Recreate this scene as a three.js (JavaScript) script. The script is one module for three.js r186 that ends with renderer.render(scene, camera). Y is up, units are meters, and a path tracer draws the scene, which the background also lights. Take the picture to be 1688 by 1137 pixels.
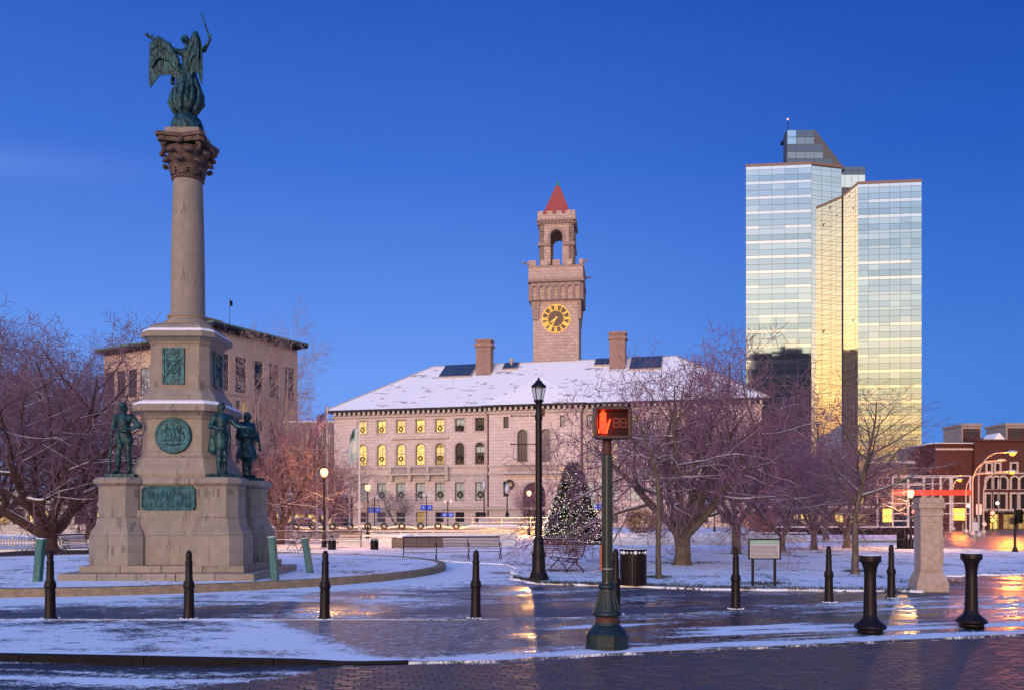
import * as THREE from 'three';
import { mergeGeometries } from 'three/addons/utils/BufferGeometryUtils.js';
import { MarchingCubes } from 'three/addons/objects/MarchingCubes.js';
import { RoundedBoxGeometry } from 'three/addons/geometries/RoundedBoxGeometry.js';

// ---------------------------------------------------------------- camera, sky, sun, exposure
const scene = new THREE.Scene();
const camera = new THREE.PerspectiveCamera(2 * Math.atan(568.5 / 1400) * 180 / Math.PI, 1688 / 1137, 0.3, 4000);
camera.position.set(0, 1.7, 0);
camera.lookAt(0, 1.7, -10);
camera.setViewOffset(1688, 1137, 0, -281.5, 1688, 1137);   // shift lens: level camera, horizon low in the picture
camera.updateProjectionMatrix();
const renderer = new THREE.WebGLRenderer({ antialias: true });
renderer.setSize(1024, 689);
renderer.toneMapping = THREE.LinearToneMapping;
renderer.toneMappingExposure = 1.5;
renderer.shadowMap.enabled = true;

const SUN = new THREE.Vector3(-0.27, 0.105, 0.96).normalize();
const sst = THREE.MathUtils.smoothstep, lerp = THREE.MathUtils.lerp, clamp = THREE.MathUtils.clamp;
const ramp = (stops, x) => {                                   // piecewise linear colour ramp
  for (let i = 1; i < stops.length; i++) if (x <= stops[i][0]) {
    const a = stops[i - 1], b = stops[i], t = clamp((x - a[0]) / (b[0] - a[0]), 0, 1);
    return [0, 1, 2].map((k) => lerp(a[1][k], b[1][k], t));
  }
  return stops[stops.length - 1][1];
};
{
  const W = 1024, H = 512, data = new Float32Array(W * H * 4), d2 = Math.PI / 180;
  const west = [[-90, [.03, .05, .10]], [-3, [.09, .15, .36]], [0, [.150, .275, .61]], [5, [.118, .240, .605]], [9, [.100, .222, .595]], [14, [.068, .174, .545]], [22, [.033, .112, .445]], [31, [.016, .070, .345]], [45, [.020, .085, .40]], [90, [.045, .14, .50]]];
  const east = [[-90, [.05, .05, .08]], [-3, [.7, .4, .18]], [0, [1.5, .66, .10]], [4, [1.45, .74, .18]], [8, [1.3, .90, .44]], [13, [.92, .84, .70]], [20, [.50, .60, .74]], [31, [.30, .50, .92]], [55, [.12, .28, .72]], [90, [.045, .14, .50]]];
  const saz = Math.atan2(SUN.z, SUN.x);
  for (let r = 0; r < H; r++) for (let c = 0; c < W; c++) {
    const up = ((r + .5) / H - .5) * Math.PI, az = ((c + .5) / W - .5) * 2 * Math.PI, el = up / d2;
    const x = Math.cos(az) * Math.cos(up), z = Math.sin(az) * Math.cos(up), y = Math.sin(up);
    const w = sst(Math.cos(az - saz), -0.3, 0.8), a = ramp(west, el), b = ramp(east, el);
    const ang = Math.acos(clamp(x * SUN.x + y * SUN.y + z * SUN.z, -1, 1)) / d2, g = Math.exp(-((ang / 20) ** 2)) * (el > -2 ? 1 : .2);
    const side = 1 - sst(x, -.1, .6) * (1 - w), dk = [.38, .62, .78];          // the sky deepens towards the right, as in the picture
    const wisp = .03 * Math.exp(-(((el - 16.3 + 6 * Math.sin(az * 1.3 + .2)) / .8) ** 2)) * (x < -.3 ? sst(-x, .3, .55) : 0);
    const k = (r * W + c) * 4;
    data[k] = lerp(a[0], b[0], w) * lerp(dk[0], 1, side) + 1.1 * g + wisp;
    data[k + 1] = lerp(a[1], b[1], w) * lerp(dk[1], 1, side) + .62 * g + wisp;
    data[k + 2] = lerp(a[2], b[2], w) * lerp(dk[2], 1, side) + .2 * g + wisp;
    data[k + 3] = 1;
  }
  const t = new THREE.DataTexture(data, W, H, THREE.RGBAFormat, THREE.FloatType);
  t.mapping = THREE.EquirectangularReflectionMapping; t.magFilter = t.minFilter = THREE.LinearFilter; t.wrapS = THREE.RepeatWrapping; t.needsUpdate = true;
  scene.background = t; scene.environment = t;
}
const sun = new THREE.DirectionalLight(new THREE.Color().setRGB(1, .68, .60), 1.15);
sun.name = 'dawn_light'; sun.position.copy(SUN).multiplyScalar(200); sun.target.position.set(0, 0, 0);
sun.castShadow = true; sun.shadow.radius = 34;
Object.assign(sun.shadow.camera, { left: -130, right: 130, top: 110, bottom: -60, near: 1, far: 600 }); sun.shadow.mapSize.set(4096, 4096);
scene.add(sun); scene.add(sun.target);

// ---------------------------------------------------------------- helpers
const V = (x, y, z) => new THREE.Vector3(x, y, z);
const F = 1400, HZ = 850, CX = 844, EYE = 1.7;
const gp = (px, py, y = 0) => { const d = (EYE - y) * F / (py - HZ); return V((px - CX) / F * d, y, -d); };   // where a ground point stands
const wp = (px, py, d) => V((px - CX) / F * d, EYE + (HZ - py) / F * d, -d);
const ht = (py, d) => EYE + (HZ - py) / F * d;
const wx = (px, d) => (px - CX) / F * d;
const rng = (s) => { let a = s >>> 0; return () => { a = (a + 0x6D2B79F5) >>> 0; let t = Math.imul(a ^ (a >>> 15), 1 | a); t = (t + Math.imul(t ^ (t >>> 7), 61 | t)) ^ t; return ((t ^ (t >>> 14)) >>> 0) / 4294967296; }; };
const used = {};
const numbered = (n) => { const k = used[n] = (used[n] ?? -1) + 1; return k ? n + '_' + String(k).padStart(3, '0') : n; };
function metric(g) {                                            // uv in metres on the plane each face lies closest to
  if (g.index) g = g.toNonIndexed();
  if (!g.attributes.normal) g.computeVertexNormals();
  const p = g.attributes.position.array, n = p.length / 3, uv = new Float32Array(n * 2);
  for (let i = 0; i < n; i += 3) {
    const a = i * 3, ux = p[a + 3] - p[a], uy = p[a + 4] - p[a + 1], uz = p[a + 5] - p[a + 2], vx = p[a + 6] - p[a], vy = p[a + 7] - p[a + 1], vz = p[a + 8] - p[a + 2];
    const nx = Math.abs(uy * vz - uz * vy), ny = Math.abs(uz * vx - ux * vz), nz = Math.abs(ux * vy - uy * vx);
    const [s, t] = ny > nx && ny > nz ? [0, 2] : nx > nz ? [2, 1] : [0, 1];
    for (let k = 0; k < 3; k++) { uv[(i + k) * 2] = p[a + k * 3 + s]; uv[(i + k) * 2 + 1] = p[a + k * 3 + t]; }
  }
  const o = new THREE.BufferGeometry();
  o.setAttribute('position', g.attributes.position); o.setAttribute('normal', g.attributes.normal); o.setAttribute('uv', new THREE.BufferAttribute(uv, 2));
  return o;
}
const join = (gs) => { gs = [].concat(gs); return gs.length === 1 ? metric(gs[0]) : mergeGeometries(gs.map(metric)); };
function obj(name, gs, m, parent = scene, pos) {
  const o = new THREE.Mesh(join(gs), m); o.name = parent === scene ? numbered(name) : name;
  o.castShadow = o.receiveShadow = true; if (pos) o.position.copy(pos); parent.add(o); return o;
}
function meshOf(name, g, m, parent = scene) {                   // a mesh that shares its geometry
  const o = new THREE.Mesh(g, m); o.name = parent === scene ? numbered(name) : name; o.castShadow = o.receiveShadow = true; parent.add(o); return o;
}
const tag = (o, label, category, group) => { o.userData = { ...o.userData, label, category }; if (group) o.userData.group = group; return o; };
function thing(name, label, category, pos = V(0, 0, 0), turn = 0, group) {
  const o = new THREE.Group(); o.name = numbered(name); o.position.copy(pos); o.rotation.y = turn; scene.add(o); return tag(o, label, category, group);
}
function dup(o, label, pos, turn = o.rotation.y, sc) {
  const c = o.clone(); c.name = numbered(o.name.replace(/_\d+$/, '')); c.userData = { ...o.userData, label }; c.position.copy(pos); c.rotation.y = turn; if (sc) c.scale.setScalar(sc); scene.add(c); return c;
}
const struct = (name, gs, m) => { const o = obj(name, gs, m); o.userData.kind = 'structure'; return o; };
const stuff = (o) => { o.userData.kind = 'stuff'; return o; };
const bx = (x0, x1, y0, y1, z0, z1) => { const g = new THREE.BoxGeometry(Math.abs(x1 - x0), Math.abs(y1 - y0), Math.abs(z1 - z0)); g.translate((x0 + x1) / 2, (y0 + y1) / 2, (z0 + z1) / 2); return g; };
const rb = (x0, x1, y0, y1, z0, z1, r = .01, s = 2) => { const g = new RoundedBoxGeometry(x1 - x0, y1 - y0, z1 - z0, s, r); g.translate((x0 + x1) / 2, (y0 + y1) / 2, (z0 + z1) / 2); return g; };
const la = (pts, seg = 24) => { const g = new THREE.LatheGeometry(pts.map(([r, y]) => new THREE.Vector2(Math.max(r, .0001), y)), seg); return g; };
const crease = (g, a = .6) => { const n = g.toNonIndexed(); n.computeVertexNormals(); return n; };
function rod(a, b, r, r2 = r, seg = 6) {
  const l = a.distanceTo(b), g = new THREE.CylinderGeometry(r2, r, l, seg, 1);
  g.translate(0, l / 2, 0); g.applyQuaternion(new THREE.Quaternion().setFromUnitVectors(V(0, 1, 0), b.clone().sub(a).normalize())); g.translate(a.x, a.y, a.z); return g;
}
const tube = (pts, r, n = 24, seg = 6, closed = false) => new THREE.TubeGeometry(new THREE.CatmullRomCurve3(pts, closed), n, r, seg, closed);
const sph = (r, x, y, z, a = 12, b = 8) => { const g = new THREE.SphereGeometry(r, a, b); g.translate(x, y, z); return g; };
const path2 = (pts, P = THREE.Shape) => { const s = new P(); pts.forEach(([x, y], i) => (i ? s.lineTo(x, y) : s.moveTo(x, y))); s.closePath?.(); return s; };
const rectP = (x0, x1, y0, y1) => [[x0, y0], [x1, y0], [x1, y1], [x0, y1]];
const archP = (x0, x1, y0, y1, n = 10) => { const r = (x1 - x0) / 2, c = (x0 + x1) / 2, o = [[x0, y0], [x1, y0]]; for (let i = 0; i <= n; i++) { const a = i / n * Math.PI; o.push([c + r * Math.cos(a), y1 - r + r * Math.sin(a)]); } return o; };
function ext(outer, holes = [], depth = .4, bevel = 0) {        // extruded from z = -depth to z = 0
  const s = path2(outer); for (const h of holes) s.holes.push(path2(h, THREE.Path));
  const g = new THREE.ExtrudeGeometry(s, { depth, bevelEnabled: bevel > 0, bevelSize: bevel, bevelThickness: bevel, bevelSegments: 2, curveSegments: 10 }); g.translate(0, 0, -depth); return g;
}
const move = (g, x, y, z) => (g.translate(x, y, z), g);
const turnY = (g, a) => (g.rotateY(a), g);

// ---------------------------------------------------------------- noise and textures
const LAT = (() => { const r = rng(77), a = new Float32Array(65536); for (let i = 0; i < a.length; i++) a[i] = r(); return a; })();
function vn(x, y, per = 256) {
  const xi = Math.floor(x), yi = Math.floor(y), fx = x - xi, fy = y - yi, u = fx * fx * (3 - 2 * fx), v = fy * fy * (3 - 2 * fy);
  const a = ((xi % per) + per) % per, b = (a + 1) % per, c = ((yi % per) + per) % per, d = (c + 1) % per;
  const p = LAT[(c * 251 + a) & 65535], q = LAT[(c * 251 + b) & 65535], r = LAT[(d * 251 + a) & 65535], s = LAT[(d * 251 + b) & 65535];
  return p + (q - p) * u + (r - p) * v + (p - q - r + s) * u * v;
}
function fbm(x, y, per = 256, oct = 4) { let s = 0, a = .5, t = 0; for (let i = 0; i < oct; i++) { s += a * vn(x + i * 17, y + i * 31, per); t += a; a *= .5; x *= 2; y *= 2; per *= 2; } return s / t; }
const enc = (c) => { c = clamp(c, 0, 1); return 255 * (c <= .0031308 ? 12.92 * c : 1.055 * c ** (1 / 2.4) - .055); };
function tex(w, h, fn, { srgb = true, tile = 1, tileV = tile } = {}) {   // fn(u, v) -> linear [r, g, b] or a number; tile: metres per repeat
  const d = new Uint8Array(w * h * 4);
  for (let j = 0; j < h; j++) for (let i = 0; i < w; i++) {
    const c = fn((i + .5) / w, (j + .5) / h), k = (j * w + i) * 4;
    for (let q = 0; q < 3; q++) { const x = typeof c === 'number' ? c : c[q]; d[k + q] = srgb ? enc(x) : clamp(x, 0, 1) * 255; }
    d[k + 3] = 255;
  }
  const t = new THREE.DataTexture(d, w, h); t.wrapS = t.wrapT = THREE.RepeatWrapping; t.magFilter = THREE.LinearFilter; t.minFilter = THREE.LinearMipmapLinearFilter; t.generateMipmaps = true;
  if (srgb) t.colorSpace = THREE.SRGBColorSpace; t.repeat.set(1 / tile, 1 / tileV); t.needsUpdate = true; return t;
}
const mix3 = (a, b, t) => [lerp(a[0], b[0], t), lerp(a[1], b[1], t), lerp(a[2], b[2], t)];
const std = (o) => new THREE.MeshStandardMaterial(o), phy = (o) => new THREE.MeshPhysicalMaterial(o);
const rgb = (r, g, b) => new THREE.Color().setRGB(r, g, b);
const shared = {};
const reuse = (key, make, tile) => { const b = shared[key] ??= make(), t = b.clone(); t.repeat.set(1 / tile, 1 / tile); t.needsUpdate = true; return t; };
const near1 = (list, x) => list.reduce((a, b) => (Math.abs(b - x) < Math.abs(a - x) ? b : a));
function spk(a, b, tile, freq) {                                // colour b, mottled down to about a
  const q = near1([.3, .42, .55, .68, .8, .92], (a[0] / b[0] + a[1] / b[1] + a[2] / b[2]) / 3), f = near1([7, 13], freq), size = 256;
  return { color: rgb(...b), map: reuse('s' + q + f, () => tex(size, size, (u, v) => lerp(q, 1, clamp(.5 + (fbm(u * f, v * f, f, 6) - .5) * 1.6 + (LAT[((u * size | 0) * 193 + (v * size | 0) * 71) & 65535] - .5) * .6, 0, 1))), tile) };
}
const bump = (tile, freq) => { const f = near1([12, 20, 40], freq); return reuse('b' + f, () => tex(256, 256, (u, v) => fbm(u * f, v * f, f, 5), { srgb: false }), tile); };
function masonry(tile, courses, perCourse, a, b, joint, jw, size = 512, offset = .5, rough = .25) {    // far stonework: block tones and joints
  const cell = (u, v) => { const y = v * courses, r = Math.floor(y), x = u * perCourse + (r % 2) * offset, c = Math.floor(x) % perCourse; return [x - Math.floor(x), y - r, LAT[(r * 131 + c * 37) & 65535]]; };
  const col = tex(size, size, (u, v) => { const [fx, fy, t] = cell(u, v), n = fbm(u * 24, v * 24, 24, 4); const j = fy < jw * courses || fx < jw * perCourse; return j ? joint : mix3(a, b, clamp(t * .6 + n * .7 - .15, 0, 1)); }, { tile });
  const bmp = tex(size, size, (u, v) => { const [fx, fy] = cell(u, v), n = fbm(u * 48, v * 48, 48, 4); return fy < jw * courses || fx < jw * perCourse ? 0 : 1 - rough + rough * n; }, { srgb: false, tile });
  return [col, bmp];
}
const M = {};
M.snow = std({ ...spk([.80, .82, .85], [.90, .91, .93], 3, 16), bumpMap: bump(1.7, 12), bumpScale: .02, roughness: .85 });
M.black = phy({ color: rgb(.008, .007, .009), roughness: .45, specularIntensity: .5, bumpMap: bump(.5, 24), bumpScale: .001 });
M.brownBlack = phy({ ...spk([.007, .005, .006], [.014, .009, .011], .6, 16), roughness: .42, specularIntensity: .45, bumpMap: bump(.4, 24), bumpScale: .001 });
M.greenPaint = std({ ...spk([.006, .016, .018], [.011, .026, .028], .5, 16), roughness: .4, bumpMap: bump(.3, 16), bumpScale: .001 });
M.rust = std({ ...spk([.05, .014, .012], [.10, .03, .024], .3, 16), roughness: .6 });
M.teal = std({ ...spk([.010, .10, .10], [.018, .165, .155], .6, 12), roughness: .55 });
const verdigris = (a, b, c) => tex(256, 256, (u, v) => { const st = fbm(u * 14, v * 4, 14, 5), n = fbm(u * 10, v * 10, 10, 5); return mix3(mix3(a, b, sst(n * .6 + st * .5, .38, .68)), c, sst(st, .62, .8) * .6); }, { tile: .7 });
M.patina = std({ map: verdigris([.010, .055, .066], [.03, .15, .175], [.06, .22, .235]), roughness: .55, metalness: .25, bumpMap: bump(.25, 20), bumpScale: .004 });
M.bronze = std({ map: verdigris([.006, .022, .027], [.022, .10, .115], [.05, .17, .17]), roughness: .48, metalness: .35, bumpMap: bump(.3, 20), bumpScale: .005 });
M.plaque = std({ ...spk([.008, .014, .020], [.035, .16, .19], .7, 6, 256, 1.5), roughness: .5, metalness: .3, bumpMap: bump(.2, 12), bumpScale: .012 });
const stain = tex(512, 512, (u, v) => { const a = fbm(u * 9, v * 9, 9, 6), st = fbm(u * 22, v * 3, 22, 4), g = LAT[((u * 512 | 0) * 193 + (v * 512 | 0) * 71) & 65535]; return clamp(.66 + .34 * a + (g - .5) * .16 - .42 * sst(st, .56, .78) * sst(a, .35, .6), 0, 1); }, { tile: 1.7 });   // speckled stone with dark runs of weather
M.granite = [0, 1, 2, 3].map((i) => { const map = stain.clone(); map.offset.set(i * .23, i * .41); map.needsUpdate = true; return std({ color: rgb(.31 + .02 * i, .265 + .017 * i, .21 + .014 * i), map, roughness: .72, bumpMap: bump(.6, 40), bumpScale: .003 }); });
M.graniteDark = std({ ...spk([.05, .032, .026], [.16, .105, .085], .7, 9), roughness: .75, bumpMap: bump(.4, 20), bumpScale: .01 });
M.dark = std({ color: rgb(.012, .013, .018), roughness: .7 });
M.steel = std({ ...spk([.42, .43, .45], [.58, .58, .6], .7, 12), roughness: .45, metalness: .4 });
M.whitePaint = std({ ...spk([.62, .60, .60], [.74, .72, .70], .8, 12), roughness: .5 });
M.wood = std({ map: tex(256, 256, (u, v) => mix3([.06, .028, .026], [.17, .09, .08], fbm(u * 3, v * 40, 40, 4)), { tile: .6 }), roughness: .6 });
M.kerb = std({ ...spk([.17, .125, .075], [.30, .225, .14], 1.1, 12), roughness: .7, bumpMap: bump(.5, 32), bumpScale: .004 });
M.pier = std({ ...spk([.34, .25, .20], [.50, .385, .31], .9, 12), roughness: .8, bumpMap: bump(.5, 40), bumpScale: .004 });
M.bark = std({ map: tex(128, 256, (u, v) => mix3([.05, .037, .026], [.20, .155, .105], fbm(u * 16, v * 6, 16, 4)), { tile: .6, tileV: 1 }), bumpMap: tex(128, 256, (u, v) => fbm(u * 20, v * 8, 20, 4), { srgb: false, tile: .6, tileV: 1 }), bumpScale: .03, roughness: .9 });
M.twigRed = std({ ...spk([.15, .072, .11], [.37, .19, .275], 2.2, 12), roughness: .85 });
M.twigDark = std({ ...spk([.11, .062, .09], [.27, .16, .225], 2.2, 12), roughness: .85 });
M.twigPale = std({ ...spk([.22, .15, .15], [.42, .33, .33], 2.2, 12), roughness: .85 });
M.glassDark = phy({ color: rgb(.015, .02, .03), roughness: .06, metalness: 0, ior: 1.5, specularIntensity: 1 });
M.frost = phy({ color: rgb(.75, .82, .84), roughness: .5, transmission: .45, thickness: 0 });
// ---------------------------------------------------------------- ground, road, pavements, snow
const slab = (pts, yTop, thick, holes = [], bevel = 0) => { const g = ext(pts, holes, thick, bevel); g.translate(0, 0, thick); g.rotateX(-Math.PI / 2); g.translate(0, yTop - thick, 0); return g; };   // pts: [x, distance ahead]
const gxy = (px, py, y = 0) => { const p = gp(px, py, y); return [p.x, -p.z]; };
const interp = (P, x) => { for (let i = 1; i < P.length; i++) if (x <= P[i][0]) return lerp(P[i - 1][1], P[i][1], clamp((x - P[i - 1][0]) / (P[i][0] - P[i - 1][0]), 0, 1)); return P[P.length - 1][1]; };
const KERB = [[-16, 14.0], [-0.6, 14.0], [1.5, 14.4], [4.1, 15.3], [7.9, 17.3], [16, 21.5]];
const FRONT = [[-16, 10.7], [-9, 10.55], [-6.2, 10.35], [-2.55, 9.95], [-1.9, 9.75], [-.2, 9.95], [1.2, 10.45], [4, 11.2], [7.4, 12.2], [16, 15]];
const ISL = { x: -11.8, d: 26.5, rx: 9.7, rd: 8.9 };
const near = (() => {                                             // one map of what lies on the pavements: asphalt, aggregate concrete, snow, water
  const N = 2048, foot = new Float32Array(N * N), fr = rng(91);
  for (const [x0, d0, a, n] of [[-7, 13.3, -.08, 22], [-6.5, 11.4, .12, 20], [-9, 12.6, .02, 26], [-4, 17.2, .5, 18], [-2.5, 19, 1.2, 16], [-7.5, 16.2, .05, 22], [-1, 24, 2.6, 14], [3, 13.2, .2, 16]]) {   // trails of footprints
    let x = x0, d = d0, b = a; for (let k = 0; k < n; k++) { b += (fr() - .5) * .25; x += Math.cos(b) * .62; d += Math.sin(b) * .62; const s = k % 2 ? .11 : -.11, px = x - Math.sin(b) * s, pd = d + Math.cos(b) * s; for (let q = -13; q <= 13; q++) for (let p = -13; p <= 13; p++) { const u = (q * Math.cos(b) + p * Math.sin(b)) / 64, v = (-q * Math.sin(b) + p * Math.cos(b)) / 64, e = (u / .15) ** 2 + (v / .055) ** 2; if (e > 1) continue; const i = Math.round((px + 16) * 64) + q, j = Math.round((36 - pd) * 64) - p; if (i >= 0 && j >= 0 && i < N && j < N) foot[j * N + i] = Math.max(foot[j * N + i], .7 * (1 - e * e)); } }
  }
  const rough = new Uint8Array(N * N * 4), bm = new Uint8Array(N * N * 4);
  const col = tex(N, N, (u, v) => {
    const x = u * 32 - 16, d = 36 - v * 32, i = u * N | 0, j = v * N | 0;
    const k = interp(KERB, x), f = interp(FRONT, x), fine = LAT[(i * 193 + j * 389) & 65535] - .5;
    const n = fbm(x * .55 + 40, d * .8 + 40, 256, 5) - .5, m = fbm(x * 2.3 + 9, d * 3.1 + 5, 256, 4) - .5, gr = fbm(x * 14, d * 14, 4096, 3) - .5;
    const along = fbm((x * .35 + d * .05) + 70, (d - f) * 3.2 + 20, 256, 4) - .5;       // streaks where feet and wheels pushed the snow
    let snow, wet, base;
    if (d < f) {                                                   // road
      const left = sst(-x, -.6, 2.6) * sst(d, 8.2, 9.4);
      snow = left * (.40 + along * 2.4 + m * .5 + .3 * Math.exp(-((d - f + .55) ** 2) / .06)) - .12 + .55 * Math.exp(-((d - f) ** 2) / .012) * sst(x, -2.4, -1);
      base = mix3([.028, .022, .024], [.058, .045, .046], .5 + gr * 1.4); wet = .45 + n;
    } else if (d < k) {                                            // pavement
      const xs = -1.6 - (d - 9.9) * .62, tx = x - xs, L = 1 - sst(tx, -.45, .55);
      const ridge = .8 * Math.exp(-(tx ** 2) / .5) * L + .9 * Math.exp(-((d - f - .18) ** 2) / .05) + .4 * Math.exp(-((d - k + .2) ** 2) / .03) * L;
      const swipe = sst(along, .03, .16) * .9 * sst(x, .4, 2) * sst(f + 3.6 - d, 0, 1);
      const conc = sst(x, -4.4, -3.2) * (1 - sst(x + n * 2.2 - (d - 12) * .25, -.9, .4));
      snow = L * (.52 + n * 1.5 + m * .9) + ridge * (.75 + m) + (1 - L) * (.05 + swipe + (1 - conc) * (along * 1.5 + m * .7 + n * .5 + .17));
      base = mix3(mix3([.045, .042, .050], [.105, .095, .10], .5 + gr * 1.5 + m * .5), mix3([.17, .128, .112], [.38, .295, .262], .5 + gr * 2 + fine * .8), conc * .95);
      wet = (1 - conc) * sst(x, -1.4, -.2) * (1.2 - .35 * sst(x, 2.4, 5)) + n * .8;
    } else {                                                       // plaza round the monument
      const q = Math.hypot((x - ISL.x) / ISL.rx, (d - ISL.d) / ISL.rd), out = (q - 1) * 9;
      const rim = Math.exp(-((out / 1.6) ** 2)), back = sst(d, 19.5, 24) * sst(1.5 - x, 0, 3), band = Math.exp(-((d - k - 1.2) ** 2) / 1.1);
      snow = .51 + .5 * rim + .30 * back - .36 * band - .42 * sst(x, -2.6, .6) * (1 - back) + n * 1.15 + along * .9 + m * .9 + .5 * Math.exp(-((d - k - .04) ** 2) / .012);
      snow += .35 * Math.exp(-((x + .2) ** 2) / 2.2 - ((d - 22.3) ** 2) / 1.2);
      if (x > 8.5) snow = lerp(snow, .02 + along * 1.2 + m * .6, sst(x, 8.5, 11));
      base = mix3([.055, .055, .068], [.125, .12, .14], .5 + gr * 1.5 + m * .6); wet = .7 + n * 1.8 - .5 * rim;
    }
    snow -= foot[j * N + i];
    const s = sst(snow + gr * .65 + fine * .6, .2, .66), w = clamp(wet, 0, 1) * (1 - s), kk = (j * N + i) * 4;
    const r = lerp(lerp(.62, .19, w * w), .9, s) + gr * .16;
    const b = .30 + s * .45 + gr * (.30 - .12 * w) + m * .22 + fine * .16 * (1 - w);
    for (let c = 0; c < 3; c++) { rough[kk + c] = clamp(r, .04, 1) * 255; bm[kk + c] = clamp(b, 0, 1) * 255; } rough[kk + 3] = bm[kk + 3] = 255;
    return mix3(mix3(base, base.map((c) => c * .62), w), [.89, .90, .92], s);
  }, { tile: 1 });
  const set = (t) => { t.wrapS = t.wrapT = THREE.RepeatWrapping; t.magFilter = THREE.LinearFilter; t.repeat.set(1 / 32, 1 / 32); t.offset.set(.5, 36 / 32); t.needsUpdate = true; return t; };
  return std({ map: set(col), roughnessMap: set(new THREE.DataTexture(rough, N, N)), bumpMap: set(new THREE.DataTexture(bm, N, N)), roughness: 1, bumpScale: .012 });
})();
const SH = (pts) => pts;
// the base sheet reaches past everything: asphalt under a trace of snow
M.asphaltFar = std({ map: tex(512, 512, (u, v) => mix3(mix3([.03, .03, .034], [.07, .066, .07], fbm(u * 40, v * 40, 40, 4)), [.62, .64, .68], sst(fbm(u * 9, v * 9, 9, 5), .50, .66) * .75), { tile: 37 }), roughnessMap: tex(256, 256, (u, v) => .22 + .6 * fbm(u * 12, v * 12, 12, 4), { srgb: false, tile: 23 }), roughness: 1, bumpMap: bump(.8, 16), bumpScale: .004 });
{ const g = new THREE.PlaneGeometry(3600, 3600, 8, 8); g.rotateX(-Math.PI / 2); g.translate(0, -.14, -600); struct('ground', g, M.asphaltFar); }
struct('plaza', slab([[-24, 14.0], ...KERB.slice(1), [24, 25.6], [24, 54], [-24, 54]], 0, .12), near);
{
  const line = []; for (let x = -15.9; x <= 15.91; x += .3) line.push(x);
  const pave = struct('pavement', slab([...line.map((x) => [x, interp(FRONT, x) + .14]), ...line.slice().reverse().map((x) => [x, interp(KERB, x) - .16])], .004, .12), near);
  M.kerbDark = phy({ ...spk([.008, .008, .010], [.018, .016, .019], .8, 16), roughness: .85, specularIntensity: .25, bumpMap: bump(.4, 24), bumpScale: .002 });
  M.kerbSnowy = std({ map: tex(256, 256, (u, v) => mix3([.09, .085, .09], [.76, .78, .82], sst(fbm(u * 12, v * 12, 12, 5), .36, .56)), { tile: 1.6 }), roughness: .7, bumpMap: bump(.4, 24), bumpScale: .006 });
  const stone = (P, a, b, w0, w1, y0, y1, m) => { const s = [], n = 6; for (let i = 0; i <= n; i++) { const x = lerp(a, b, i / n); s.push([x, interp(P, x) + w0]); } for (let i = n; i >= 0; i--) { const x = lerp(a, b, i / n); s.push([x, interp(P, x) + w1]); } obj('kerb_stone', slab(s, y1, y1 - y0), m, pave); };
  for (let x = -15.6; x < 15; x += 1.6) { const b = Math.min(x + 1.585, 15.9); stone(FRONT, x, b, 0, .137, -.13, .008, x < -2.2 ? M.kerbDark : near); stone(KERB, x, b, -.157, -.003, -.1, .010, near); }
}
{   // the road in front, sunk below the kerb on the left and level with the dropped kerb on the right; brick setts laid over it
  const yR = (x) => lerp(-.080, -.022, sst(x, -3.6, -1.6));
  const P = [], I = [], nx = 96, nd = 28;
  for (let i = 0; i <= nx; i++) for (let j = 0; j <= nd; j++) { const x = -15.9 + 31.8 * i / nx, f = interp(FRONT, x) - .003, d = lerp(3.5, f, j / nd); P.push(x, yR(x) + .004 * Math.sin(x * 1.7) * Math.sin(d * 2), -d); }
  for (let i = 0; i < nx; i++) for (let j = 0; j < nd; j++) { const a = i * (nd + 1) + j, b = a + nd + 1; I.push(a, b, a + 1, b, b + 1, a + 1); }
  const g = new THREE.BufferGeometry(); g.setAttribute('position', new THREE.Float32BufferAttribute(P, 3)); g.setIndex(I); g.computeVertexNormals();
  const road = struct('road', g, near);
  const R = rng(5), bg = metric(rb(-.098, .098, -.03, .012, -.048, .048, .010, 1));
  const ms = [0, 1, 2, 3].map((i) => std({ ...spk([[.055, .038, .036], [.07, .044, .040], [.047, .037, .040], [.082, .055, .048]][i], [[.11, .076, .070], [.14, .088, .076], [.085, .07, .072], [.17, .118, .10]][i], .31 + .07 * i, 14), roughness: [.5, .6, .45, .66][i], bumpMap: bump(.12, 10), bumpScale: .002 }));
  const spots = [], ca = Math.cos(-.16), sa = Math.sin(-.16);
  for (let r = -75; r < 75; r++) for (let c = -75; c < 75; c++) {
    const u = (c + (r & 1) * .5) * .206, w = r * .106, x = 1.5 + u * ca - w * sa, d = 9 + u * sa * -1 + w * ca;
    if (d > interp(FRONT, x) - .12 || d < 7.3 || Math.abs(x) > d * .66 || x < -3.55 + (d - 8.3) * 1.25 + .14 * Math.sin(d * 7)) continue;
    spots.push([x, d, R(), R(), R()]);
  }
  spots.sort((a, b) => Math.hypot(a[0], a[1]) - Math.hypot(b[0], b[1]));
  const rest = ms.map(() => []);
  spots.forEach(([x, d, a, b, c], i) => {
    const k = a * 4 | 0, o = new THREE.Object3D(); o.position.set(x, yR(x) + .004 + b * .005, -d); o.rotation.set((c - .5) * .03, .16 + (b - .5) * .03, (a - .5) * .02); o.updateMatrix();
    if (i < 300) { const m = meshOf('brick', bg, ms[k], road); m.position.copy(o.position); m.rotation.copy(o.rotation); } else rest[k].push(o.matrix.clone());
  });
  rest.forEach((list, k) => { if (!list.length) return; const im = new THREE.InstancedMesh(bg, ms[k], list.length); list.forEach((m, i) => im.setMatrixAt(i, m)); im.name = 'brick_paving'; im.castShadow = im.receiveShadow = true; road.add(stuff(im)); });
}
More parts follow.
